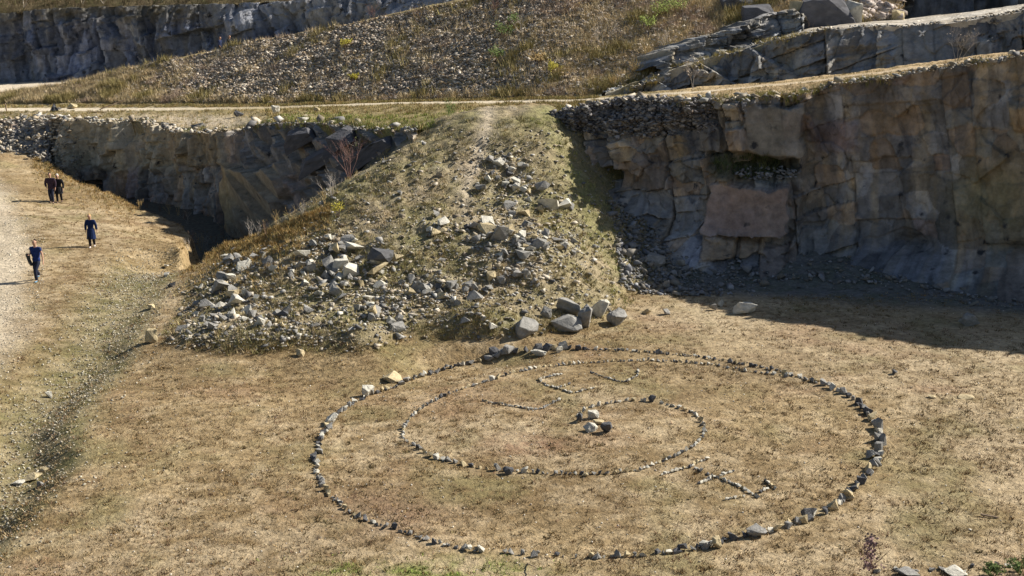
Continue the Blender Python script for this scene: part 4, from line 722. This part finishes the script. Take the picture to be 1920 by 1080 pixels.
# twiggy plants --------------------------------------------------
def twigs(name, M, parent, seed, H, nst, spread, bare=.5, depth=3, r0=.012, trunk=True, leafcol=None):
    rr = random.Random(seed); segs = []; tips = []
    def grow(p, d, L, rad, dep):
        q = p.copy(); n = 3
        for k in range(n):
            d = (d+Vector((rr.gauss(0, .13), rr.gauss(0, .13), rr.gauss(0, .08)+.03))).normalized(); e = q+d*L/n; segs.append((q.copy(), e.copy(), rad*(1-k*.22), rad*(1-(k+1)*.22), dep)); q = e
            if dep > 0 and (k > 0 or dep < depth):
                for _ in range(2):
                    a = rr.uniform(0, 6.28); s_ = rr.uniform(.4, .9); dd = (d+Vector((math.cos(a), math.sin(a), .1))*s_).normalized(); grow(q, dd, L*rr.uniform(.35, .6), rad*.5, dep-1)
        tips.append(q)
    for k in range(nst):
        a = rr.uniform(0, 6.28); s_ = rr.uniform(.2, 1)*spread; grow(Vector((math.cos(a)*.03, math.sin(a)*.03, 0)), Vector((math.cos(a)*s_, math.sin(a)*s_, 1)).normalized(), H*rr.uniform(.55, .8), r0, depth)
    def tubes(sel):
        V = []; Fx = []
        for a, b, ra, rb, dp in sel:
            d = (b-a).normalized(); u = d.orthogonal().normalized(); v = d.cross(u); o = len(V)
            for c_, rad in ((a, ra), (b, rb)):
                for t in range(3): V.append(c_+(u*math.cos(t*2.094)+v*math.sin(t*2.094))*rad)
            for t in range(3): Fx.append((o+t, o+(t+1) % 3, o+3+(t+1) % 3, o+3+t))
        return [v[:] for v in V], Fx
    return segs, tips, tubes
def mk(name, V, Fx, m, parent=None):
    me = bpy.data.meshes.new(name); me.from_pydata(V, [], Fx); me.materials.append(m); o = bpy.data.objects.new(name, me); COL.objects.link(o); o.parent = parent; return o
def leaves(tips, n, size, seed, spread):
    rr = random.Random(seed); V = []; Fx = []
    for k in range(n):
        c_ = rr.choice(tips)+Vector((rr.gauss(0, spread), rr.gauss(0, spread), rr.gauss(0, spread))); a = Vector((rr.gauss(0, 1), rr.gauss(0, 1), rr.gauss(0, 1))).normalized()*size*rr.uniform(.6, 1.3); b = a.orthogonal().normalized()*a.length*.6; o = len(V)
        V += [(c_-a)[:], (c_+b)[:], (c_+a)[:], (c_-b)[:]]; Fx.append((o, o+1, o+2, o+3))
    return V, Fx
def pm(nm, c_): return mat(nm, base=c_, nscale=6, namp=.25, bump=0)
M_bark = pm('pale_bark', (.55, .48, .40)); M_brown = pm('brown_twig', (.20, .13, .09)); M_redtw = pm('red_twig', (.24, .14, .12)); M_greytw = pm('grey_twig', (.40, .36, .32))
M_yel = pm('yellow_leaf', (.48, .42, .07)); M_grn = pm('green_leaf', (.16, .22, .07)); M_pleaf = pm('pale_leaf', (.62, .50, .38)); M_org = pm('straw', (.50, .36, .16)); M_lgrn = pm('light_leaf', (.33, .40, .10))
def plant(name, p, H, label, cat, wood, leaf=None, nleaf=0, lsize=.03, seed=1, nst=4, spread=.5, depth=2, r0=.01, group=None, tree=False):
    segs, tips, tubes = twigs(name, None, None, seed, H, nst, spread, depth=depth, r0=r0)
    root = bpy.data.objects.new(name, None); COL.objects.link(root); root.location = (p[0], p[1], p[2]-.03); tag(root, label, cat, group)
    dmax = depth; V, Fx = tubes([s_ for s_ in segs if s_[4] == dmax]); mk('trunk' if tree else 'stem', V, Fx, wood, root)
    V, Fx = tubes([s_ for s_ in segs if s_[4] < dmax])
    if leaf is not None and nleaf:
        cr = mk('crown' if tree else 'twigs', V, Fx, wood, root); V, Fx = leaves(tips, nleaf, lsize, seed, H*.05); mk('leaves', V, Fx, leaf, cr)
    elif V: mk('crown' if tree else 'twigs', V, Fx, wood, root)
    return root
def pxm(p): _, _, d = proj(p); return F/float(d)
# weeds along the pit
wp = [(262, 392), (275, 390), (300, 396), (318, 402), (334, 404), (345, 412), (352, 420), (352, 470), (362, 468), (376, 470), (388, 462), (402, 458), (418, 452), (432, 452), (446, 450), (458, 448), (470, 447), (484, 446), (500, 444), (520, 432), (545, 420), (568, 404), (590, 394), (610, 384)]
for k, (px, py) in enumerate(wp):
    p = G1(px, py); lft = px < 355 and py < 430
    plant('weed', p, random.uniform(.5, 1.15), 'bare dry weed on the brown bank left of the shaded pit' if lft else 'bare dry weed on the near edge of the shaded pit, below the rock face', 'weed', random.choice([M_greytw, M_brown, M_org]), M_org if k % 3 == 0 else None, 30, .02, 50+k, nst=5, spread=.35, depth=1, r0=.011, group='dry weeds around the shaded pit')
for nm, px, py, hp, lab, cat, wd, lf, nl, ls, nst, spd, dep, r0_ in (
    ('bush', 655, 335, 66, 'reddish bare bush on the slope left of the mound top', 'bush', M_redtw, None, 0, 0, 9, .45, 2, .014),
    ('bush', 622, 372, 44, 'pale grey leafless bush at the edge of the shaded pit', 'bush', M_greytw, None, 0, 0, 8, .9, 2, .012),
    ('bush', 684, 300, 40, 'sparse bush with a few pale leaves above the reddish bush', 'bush', M_greytw, M_lgrn, 50, .03, 6, .7, 2, .012),
    ('bush', 632, 408, 28, 'small yellow green bush on the left side of the mound', 'bush', M_brown, M_yel, 260, .04, 6, .6, 2, .01),
    ('bush', 842, 228, 34, 'green broom bush at the top of the mound beside the path', 'bush', M_grn, M_grn, 160, .03, 14, .35, 1, .012)):
    p = G1(px, py) if py > 240 else tz_at(px, py); plant(nm, p, hp/pxm(p)*1.1, lab, cat, wd, lf, nl, ls, px, nst, spd, dep, r0_)
for px, py, hp, lab, wd, lf, nl in ((1133, 100, 52, 'pale leafed sapling on the hillside above the path bend', M_bark, M_pleaf, 260), (1254, 100, 36, 'small white stemmed sapling near the right end of the hillside', M_bark, M_pleaf, 60), (925, 32, 30, 'reddish leafless sapling near the top of the hillside', M_redtw, None, 0), (1075, 40, 34, 'thin orange leafed sapling near the top of the hillside', M_brown, M_org, 110), (975, 62, 30, 'bare grey sapling in the middle of the hillside', M_greytw, None, 0),
                                        (1300, 168, 44, 'bare sapling at the foot of the upper bench beside the path', M_greytw, M_pleaf, 50), (1212, 112, 44, 'tall straw coloured grass clump on the right of the hillside', M_org, None, 0), (1188, 140, 36, 'lower straw coloured grass clump on the right of the hillside', M_org, None, 0), (1150, 160, 30, 'yellow grass clump by the path bend', M_org, None, 0), (782, 45, 26, 'bare brown sapling on the upper hillside crest', M_brown, None, 0), (700, 40, 26, 'dry sapling standing on the crest left of the brown one', M_redtw, None, 0)):
    p = hillpt(px, py) if py < 165 else tz_at(px, py); cl_ = 'grass clump' in lab
    plant('grass_clump' if cl_ else 'sapling', p, hp/pxm(p)*1.1, lab, 'grass clump' if cl_ else 'sapling', wd, lf, nl, .035, px, 26 if cl_ else 3, .45, 0 if cl_ else 3, .012 if cl_ else .02, tree=not cl_)
for px, py, hp, lab, lf in ((945, 78, 30, 'green juniper like shrub in the middle of the hillside', M_grn), (925, 115, 24, 'lower green shrub on the hillside', M_grn), (962, 52, 24, 'dark green shrub high on the hillside', M_grn), (1035, 142, 26, 'yellow leafed shrub on the lower hillside', M_yel), (1008, 122, 22, 'orange leafed shrub on the lower hillside', M_org), (650, 92, 18, 'yellow green shrub high on the left of the hillside', M_yel), (663, 152, 14, 'small yellow shrub low on the hillside', M_yel), (1240, 40, 34, 'pale green shrub at the top right of the hillside', M_lgrn), (1270, 30, 34, 'pale green shrub beside the grey outcrop', M_lgrn), (1212, 60, 30, 'yellowish shrub above the straw clump', M_lgrn)):
    p = hillpt(px, py); plant('shrub', p, hp/pxm(p), lab, 'shrub', M_brown, lf, 420, .05, px, 9, .9, 2, .012)
col_ = np.argmin(np.abs(pxs-1795)); p = Tm[col_, 24]; plant('sapling', p, 1.7, 'bare branching sapling on the right cliff edge under the painted cross', 'sapling', M_greytw, M_pleaf, 40, .03, 77, 4, .6, 3, .018, tree=True)
for k, (px, hp, lean) in enumerate(((40, 40, 1), (150, 44, 1), (190, 40, 1), (300, 30, 1), (430, 22, 1))):
    p = g4(np.array([px]))[0]; plant('birch_tree', p+np.array([0, .8, .4]), 4.2-k*.5, ['slender pale birch at the far top left', 'pale birch leaning over the top of the far cliff', 'second pale birch over the far cliff', 'small bare birch on the far cliff top', 'low bare birch right of the others on the far cliff'][k], 'tree', M_bark, None, 0, 0, 90+k, 3, 1.0, 3, .045, tree=True)
# near plants at the bottom edge
p = G1(1603, 1079); p[1] -= .9; p[2] = gz(p[0], p[1])
root = plant('seed_stalk', p, 1.55, 'tall brown seed head stalk at the bottom right edge', 'plant', M_brown, None, 0, 0, 501, 2, .06, 1, .012)
rr = random.Random(3); V = []; Fx = []
for k in range(240):
    t = rr.random(); c_ = Vector((rr.gauss(0, .06+.05*(1-t)), rr.gauss(0, .06), .62+t*.80)); a = Vector((rr.gauss(0, 1), rr.gauss(0, 1), rr.gauss(0, 1))).normalized()*.036; b = a.orthogonal().normalized()*.028; o = len(V); V += [(c_-a)[:], (c_+b)[:], (c_+a)[:], (c_-b)[:]]; Fx.append((o, o+1, o+2, o+3))
mk('seed_head', V, Fx, pm('seed_head', (.26, .17, .16)), root)
for k, px in enumerate((1868, 1884, 1900, 1912, 1300, 1382, 1228, 1252)):
    p = G1(px, 1078); p[1] -= .6; p[2] = gz(p[0], p[1])
    plant('dry_stem', p, 1.9 if px > 1800 else 1.1, ('thin tall dry stem at the right edge of the foreground' if px > 1800 else 'thin short dry stem at the bottom edge below the ring'), 'plant', M_org if px > 1800 else M_brown, None, 0, 0, 510+k, 1, .15, 1, .008, group='thin dry stems in the foreground')
for k, (px, py, w_, h_) in enumerate(((1915, 1082, 1.1, .35), (1860, 1084, .8, .28), (1700, 1080, .5, .15), (1790, 1076, .6, .14))):
    p = G1(px, py)
    if k < 2: plant('shrub', p, h_, ['dark green shrub in the bottom right corner', 'low dark shrub left of the corner shrub'][k], 'shrub', M_brown, M_grn, 700, .025, 530+k, 12, 1.2, 2, .01)
    else: boulder('rock', p, (w_, w_*.8, h_), 'pale' if k == 3 else 'grey', ['', '', 'grey rock poking out at the bottom edge', 'pale flat rock at the bottom edge right of the seed stalk'][k], 540+k, .2, (.05, .1))
for k in range(9):
    px = 1650+k*30+random.uniform(-8, 8); p = G1(px, 1074+random.uniform(-16, 6)); stone('rock', p, (random.uniform(.1, .3), random.uniform(.1, .2), random.uniform(.06, .12)), random.choice(['grey', 'pale', 'dark']), 'angular loose rock along the bottom right edge', 'rock', 'loose rocks along the bottom right edge')
M_wood = pm('weathered_wood', (.30, .22, .15))
def stick(p, L, ang, label, r0=.02, tilt=0):
    V = []; Fx = []; n = 6; rr = random.Random(int(L*100))
    for k in range(n+1):
        t = k/n; x = (t-.5)*L; y = rr.uniform(-.03, .03)*L; rd = r0*(1-.4*t)
        for a in range(5): V.append((x, y+math.cos(a*1.257)*rd, r0+math.sin(a*1.257)*rd+t*L*tilt))
    for k in range(n):
        for a in range(5): Fx.append((k*5+a, k*5+(a+1) % 5, k*5+5+(a+1) % 5, k*5+5+a))
    Fx += [tuple(range(5))[::-1], tuple(range(n*5, n*5+5))]
    o = mk('stick', V, Fx, M_wood); o.location = p; o.rotation_euler = (0, 0, ang); return tag(o, label, 'stick')
stick(G1(1855, 973), .42, -.5, 'short dark stick lying on the floor at the lower right', .035)
stick(G1(998, 1072), .7, -1.25, 'pale stick in the green grass at the bottom edge', .018, .3)
stick(tz_at(212, 206), 2.0, .3, 'fallen branch sticking up on the terrace edge at the left', .05, .35)
stick(tz_at(190, 211), 1.8, .05, 'broken branch lying flat on the terrace edge at the left', .05)

# road sign seen from behind and the post
M_metal = mat('sign_metal', base=(.33, .34, .36), rough=.5, bump=0, namp=.1); M_signback = mat('sign_back', base=(.05, .06, .09), rough=.5, bump=0, namp=.1)
p = G1(112, 288); top = at(105, 194, p[1]); Hs = float(top[2]-p[2])
root = bpy.data.objects.new('road_sign', None); COL.objects.link(root); root.location = p; tag(root, 'triangular sign seen from its dark back on a thin pole at the left', 'sign')
def tube(name, pts, rad, m, parent, n=8):
    V = []; Fx = []
    for k, q in enumerate(pts):
        q = Vector(q); d = (Vector(pts[min(k+1, len(pts)-1)])-Vector(pts[max(k-1, 0)])).normalized(); u = d.orthogonal().normalized(); v = d.cross(u); r_ = rad[k] if isinstance(rad, (list, tuple)) else rad
        for t in range(n): V.append((q+(u*math.cos(t*6.283/n)+v*math.sin(t*6.283/n))*r_)[:])
    for k in range(len(pts)-1):
        for t in range(n): Fx.append((k*n+t, k*n+(t+1) % n, (k+1)*n+(t+1) % n, (k+1)*n+t))
    Fx += [tuple(range(n))[::-1], tuple(range((len(pts)-1)*n, len(pts)*n))]
    return mk(name, V, Fx, m, parent)
tube('pole', [(0, 0, -.1), (-.06, 0, Hs*.5), (-.12, 0, Hs-.08)], .035, M_metal, root)
def prism(name, out, y0, y1, m, parent):
    n = len(out); V = [(x, y0, z) for x, z in out]+[(x, y1, z) for x, z in out]; Fx = [tuple(range(n)), tuple(range(n, 2*n))[::-1]]+[(k, k+n, (k+1) % n+n, (k+1) % n) for k in range(n)]
    return mk(name, V, Fx, m, parent)
cx_ = -.12; prism('sign_plate', [(cx_-.36, Hs-.60), (cx_-.30, Hs-.64), (cx_+.30, Hs-.64), (cx_+.36, Hs-.60), (cx_+.04, Hs-.01), (cx_-.04, Hs-.01)], .04, .06, M_signback, root)
for zz in (.5, .25): prism('bracket', [(cx_-.12, Hs-zz-.02), (cx_+.12, Hs-zz-.02), (cx_+.12, Hs-zz+.02), (cx_-.12, Hs-zz+.02)], -.045, .038, M_metal, root)
p = tz_at(12, 210); root = bpy.data.objects.new('wooden_post', None); COL.objects.link(root); root.location = p; tag(root, 'short dark wooden post beside the path at the far left', 'post')
tube('post', [(0, 0, -.1), (-.03, 0, .5), (-.05, 0, .62)], [.06, .055, .05], M_wood, root); tube('cap', [(-.05, 0, .615), (-.055, 0, .66)], [.06, .04], M_wood, root)
# white cross painted on the bench face
Pf_ = PU[:, 5:80].reshape(-1, 3); qx, qy, _ = proj(Pf_); M_paint = mat('white_paint', base=(.85, .85, .85), bump=0, namp=.08)
def onface(px, py): k = np.argsort((qx-px)**2+(qy-py)**2)[:6]; return Pf_[k].mean(0)
V = []; Fx = []
for (x0, y0, x1, y1) in ((1724.8, 58, 1735.2, 68.5), (1735, 57.5, 1724.5, 68.5)):
    for (a, b) in ((x0, y0), ((x0+x1)/2, (y0+y1)/2), (x1, y1)):
        c_ = onface(1730, 63); q = at(a, b, c_[1]-.16); 
        V += [(q[0]-.045, q[1], q[2]), (q[0]+.045, q[1], q[2]), (q[0]+.045, q[1]+.12, q[2]), (q[0]-.045, q[1]+.12, q[2])]
    o_ = len(V)-12
    for k in range(2):
        for t in range(4): Fx.append((o_+4*k+t, o_+4*k+(t+1) % 4, o_+4*k+4+(t+1) % 4, o_+4*k+4+t))
    Fx += [(o_, o_+1, o_+2, o_+3), (o_+11, o_+10, o_+9, o_+8)]
o = mk('painted_cross', V, Fx, M_paint); tag(o, 'white painted cross on the upper bench face', 'painted mark')

# ---------------------------------------------------------------- people
def skin(name, J, E, m, parent, root=0):
    """J: list of (x,y,z,r); E: edges; one continuous tapered surface"""
    me = bpy.data.meshes.new(name); me.from_pydata([j[:3] for j in J], E, [])
    o = bpy.data.objects.new(name, me); COL.objects.link(o)
    md = o.modifiers.new('Skin', 'SKIN'); sv = me.skin_vertices[0].data
    for k, j in enumerate(J): sv[k].radius = (j[3], j[4] if len(j) > 4 else j[3]); sv[k].use_root = (k == root)
    md.use_smooth_shade = True; sb = o.modifiers.new('Sub', 'SUBSURF'); sb.levels = 2; sb.render_levels = 2
    tmp = bpy.data.scenes.new('tmp'); tmp.collection.objects.link(o); vl = tmp.view_layers[0]; vl.update(); dg = vl.depsgraph; dg.update(); me2 = bpy.data.meshes.new_from_object(o.evaluated_get(dg)); bpy.data.scenes.remove(tmp); o.modifiers.clear(); o.data = me2; me2.name = name
    me2.materials.clear(); me2.materials.append(m); me2.polygons.foreach_set('use_smooth', np.ones(len(me2.polygons), bool)); o.parent = parent; return o
def cloth(nm, c_, sc=20): return mat(nm, base=c_, nscale=sc, namp=.2, bump=.3, bscale=14, bdist=.01, rough=.85)
M_skin = cloth('skin', (.50, .30, .21)); M_shoe_w = cloth('white_shoe', (.75, .76, .78)); M_shoe_d = cloth('dark_shoe', (.03, .03, .04)); M_shoe_b = cloth('blue_shoe', (.10, .30, .45))
M_eye = cloth('eye', (.03, .02, .02))
def person(label, p, yaw, H, hair, top, trs, shoe, legs, arms, long=0., hairm='short', head=(0, 0), short_sleeve=False, extra=None, stocky=1.):
    """legs/arms: for side -1,+1 the joints relative; facing -Y"""
    root = bpy.data.objects.new('person', None); COL.objects.link(root); root.location = p; root.rotation_euler = (0, 0, yaw); k_ = H/1.78; root.scale = (k_, k_, k_); tag(root, label, 'person')
    hx, hy = head; w_ = stocky*1.13
    J = [(0, 0, .95, .105*w_, .08), (0, -.005, 1.12, .10*w_, .075), (0, .01, 1.34, .105*w_, .07), (0, .01, 1.46, .06, .055), (hx*.3, -.01+hy*.3, 1.54, .055, .055), (hx, -.03+hy, 1.62, .088, .092), (hx, -.02+hy, 1.71, .092, .105), (hx, -.02+hy, 1.775, .055, .06), (hx, -.125+hy, 1.645, .012, .012)]
    E = [(0, 1), (1, 2), (2, 3), (3, 4), (4, 5), (5, 6), (6, 7), (5, 8)]
    SL = []; TR = []
    for s_, (kn, an) in zip((-1, 1), legs):
        b = len(J); J += [(s_*.095, 0, .88, .075*w_), (kn[0], kn[1], kn[2], .056), (an[0], an[1], an[2], .038), (an[0]+.01*s_, an[1]-.06, an[2]-.05, .035), (an[0]+.02*s_, an[1]-.16, an[2]-.06, .025)]
        E += [(0, b), (b, b+1), (b+1, b+2), (b+2, b+3), (b+3, b+4)]; TR.append((J[b], J[b+1], J[b+2])); SL.append((J[b+2], J[b+3], J[b+4]))
    AR = []
    for s_, (el, wr) in zip((-1, 1), arms):
        b = len(J); J += [(s_*.18*w_, 0, 1.41, .048), (el[0], el[1], el[2], .042), (wr[0], wr[1], wr[2], .027)]; E += [(2, b), (b, b+1), (b+1, b+2)]; AR.append((J[b], J[b+1], J[b+2]))
        d = (Vector(wr)-Vector(el)).normalized(); c_ = Vector(wr)+d*.07; J.append((*c_, .032, .02)); E.append((b+2, b+3)); side = Vector((0, 1, 0)).cross(d); side = side.normalized() if side.length > .1 else Vector((1, 0, 0)); side = Vector((0, 1, 0))
        for f in range(4):
            q = c_+d*.05+side*(f-1.5)*.020; e = q+d*[.055, .065, .06, .045][f]+Vector((-s_*.015, 0, 0)); n_ = len(J); J += [(*q, .010), (*e, .008)]; E += [(b+3, n_), (n_, n_+1)]
        q = c_-side*.035+d*.005; e = q+d*.035-side*.012; n_ = len(J); J += [(*q, .011), (*e, .009)]; E += [(b+3, n_), (n_, n_+1)]
    body = skin('body', J, E, M_skin, root)
    for s_ in (-1, 1):
        ear = tube('ear', [(hx+s_*.083, -.01+hy, 1.64), (hx+s_*.092, 0+hy, 1.67), (hx+s_*.085, -.005+hy, 1.695)], [.012, .018, .012], M_skin, root)
        tube('eye', [(hx+s_*.032, -.102+hy, 1.675), (hx+s_*.032, -.118+hy, 1.675)], [.011, .007], M_eye, root)
    tube('mouth', [(hx-.025, -.108+hy, 1.60), (hx, -.118+hy, 1.598), (hx+.025, -.108+hy, 1.60)], .006, cloth('lips', (.35, .14, .12)), root)
    # trousers
    T_ = [(0, 0, .99, .145*w_, .115), (0, 0, .93, .14*w_, .12)]; TE = [(0, 1)]
    for a, b, c_ in TR:
        n_ = len(T_); T_ += [(a[0], a[1], a[2]-.03, .098*w_), (b[0], b[1], b[2], .084), (c_[0], c_[1], c_[2]+.02, .07), (c_[0], c_[1], c_[2]-.03, .058)]; TE += [(1, n_), (n_, n_+1), (n_+1, n_+2), (n_+2, n_+3)]
    skin('trousers', T_, TE, trs, root)
    # top
    zb = .80-long; U = [(0, 0, zb, (.17+long*.22)*w_, .145+long*.14), (0, 0, .98, .165*w_, .135), (0, 0, 1.15, .145*w_, .12), (0, 0, 1.36, .165*w_, .122), (0, .005, 1.455, .10, .09), (0, 0, 1.49, .07, .07)]; UE = [(0, 1), (1, 2), (2, 3), (3, 4), (4, 5)]
    for (a, b, c_) in AR:
        n_ = len(U); m_ = tuple((np.array(a[:3])*.45+np.array(b[:3])*.55)); U += [(*a[:3], .088)]; UE += [(3, n_)]
        if short_sleeve: U += [(*m_, .066)]; UE += [(n_, n_+1)]
        else: U += [(*b[:3], .074), (*c_[:3], .056)]; UE += [(n_, n_+1), (n_+1, n_+2)]
    skin('coat' if long > .1 else 'shirt' if short_sleeve else 'jacket', U, UE, top, root, 2)
    if long > .1: tube('coat_skirt', [(0, 0, 1.0), (0, 0, .80), (0, -.01, zb-.02)], [.17*w_, .20*w_, (.19+long*.12)*w_], top, root, 14)
    for a, b, c_ in SL: skin('shoe', [(a[0], a[1], a[2]-.03, .042), (b[0], b[1]+.02, b[2]-.01, .045, .042), (c_[0], c_[1]+.02, c_[2]-.005, .04, .032), (c_[0], c_[1]-.03, c_[2]-.01, .025)], [(0, 1), (1, 2), (2, 3)], shoe, root)
    if hairm == 'short': skin('hair', [(hx, .02+hy, 1.70, .088, .085), (hx, .01+hy, 1.765, .075, .08), (hx, -.03+hy, 1.785, .055, .05)], [(0, 1), (1, 2)], hair, root)
    elif hairm == 'bob': skin('hair', [(hx, .035+hy, 1.58, .095, .07), (hx, .02+hy, 1.68, .108, .088), (hx, -.005+hy, 1.76, .09, .09), (hx, -.045+hy, 1.78, .055, .05)], [(0, 1), (1, 2), (2, 3)], hair, root)
    else:
        skin('cap', [(hx, .0+hy, 1.74, .095, .10), (hx, 0+hy, 1.79, .07, .08)], [(0, 1)], hair, root); skin('cap_peak', [(hx, -.09+hy, 1.745, .06, .012), (hx, -.165+hy, 1.735, .045, .009)], [(0, 1)], hair, root)
    if extra: extra(root)
    return root
def ls(side, fwd, lift=0, wide=.11):      # leg joints; fwd>0 = foot forward (towards -Y)
    return ((side*(wide-.0), -.10-fwd*.25 if fwd > 0 else -.04-fwd*.12, .50), (side*wide, -fwd*.42+.03, .10+lift))
M_blue = cloth('blue_shirt', (.012, .03, .13)); M_jean = cloth('dark_jeans', (.02, .026, .05)); M_navy = cloth('navy_coat', (.008, .02, .075)); M_black = cloth('black_cloth', (.015, .016, .02)); M_purple = cloth('plum_jacket', (.045, .028, .045)); M_dnavy = cloth('dark_navy', (.015, .025, .07))
M_blond = cloth('blond_hair', (.55, .36, .15)); M_white = cloth('white_hair', (.75, .72, .68)); M_brownh = cloth('brown_hair', (.06, .035, .025)); M_cap = cloth('dark_cap', (.03, .03, .035)); M_grey = cloth('grey_jacket', (.35, .36, .40)); M_stripe = cloth('dark_padded', (.05, .055, .055))
p = G1(72, 527)
def held(root):
    skin('held_jacket', [(-.27, -.16, 1.24, .10, .07), (-.26, -.20, 1.10, .13, .07), (-.22, -.19, .93, .13, .06), (-.15, -.17, .76, .12, .055), (-.12, -.16, .68, .07, .04), (-.36, -.14, 1.14, .05, .05)], [(0, 1), (1, 2), (2, 3), (3, 4), (1, 5)], M_stripe, root)
person('man in blue short sleeved shirt and dark jeans carrying a dark jacket over his arm', p, math.radians(-14), 1.86, M_brownh, M_blue, M_jean, M_shoe_b, (ls(-1, -.55, .12, .13), ls(1, .5, .0, .05)), (((-.27, .02, 1.17), (-.17, -.22, 1.18)), ((.29, .02, 1.16), (.36, -.06, .92))), 0, 'short', (0, 0), True, held, 1.05)
p = G1(173, 464)
def quilt(root):
    for z in (.78, .86, .94, 1.02, 1.10, 1.18, 1.26): tube('seam', [(.0, -.13-.05*(z < 1), z), (.05, -.145-.04*(z < 1), z-.005), (.11, -.13-.04*(z < 1), z)], .007, M_dnavy, root)
person('woman with blond hair in a long quilted blue coat looking down at the ground', p, math.radians(10), 1.66, M_blond, M_navy, M_black, M_shoe_w, (ls(-1, .35, 0, .07), ls(1, -.3, .02, .10)), (((-.26, .03, 1.16), (-.25, -.06, .92)), ((.27, .03, 1.16), (.29, .0, .92))), .32, 'bob', (-.02, -.05), False, quilt, .95)
p = G1(98, 381)
person('man in a dark cap and plum jacket walking beside a white haired woman', p, math.radians(6), 1.80, M_cap, M_purple, M_jean, M_shoe_d, (ls(-1, -.3, .02, .10), ls(1, .3, 0, .09)), (((-.30, .02, 1.16), (-.22, -.12, .97)), ((.27, .02, 1.16), (.26, -.04, .92))), .03, 'cap', (-.02, 0), False, None, 1.08)
p = G1(112, 380.5)
person('woman with white hair in a loose black coat beside the man with the cap', p, math.radians(8), 1.70, M_white, M_black, M_black, M_shoe_d, (ls(-1, .28, 0, .09), ls(1, -.25, .03, .11)), (((-.24, .03, 1.16), (-.24, -.04, .92)), ((.30, .03, 1.14), (.30, -.08, .90))), .2, 'bob', (-.02, 0), False, None, 1.08)
for px, py, H_, lab, tp, hr, yw in ((411.5, 93.5, 1.72, 'distant walker in a dark jacket with a grey pack strap on the ramp crest', M_dnavy, M_brownh, 1.2), (429.5, 91, 1.8, 'distant walker dressed in black on the ramp crest, right of the other', M_black, M_brownh, 1.0)):
    i = np.argmin(np.abs(ph-px)); c_ = Hh[i, NS-1]; Y_ = c_[1]+16; tp_ = at(px, py-24.5, Y_); k_ = F/float(proj(tp_)[2]); p = np.array([tp_[0], Y_, tp_[2]-H_])
    def pack(root): skin('backpack', [(0, .16, 1.36, .10, .07), (0, .18, 1.18, .11, .08), (0, .17, 1.05, .10, .07)], [(0, 1), (1, 2)], M_grey, root)
    person(lab, p, yw, H_, hr, tp, M_black, M_shoe_d, (ls(-1, .4), ls(1, -.4, .05)), (((-.24, .03, 1.16), (-.22, -.1, .95)), ((.24, .03, 1.16), (.24, .05, .92))), .05, 'short', (0, -.03), False, pack if px < 420 else None)
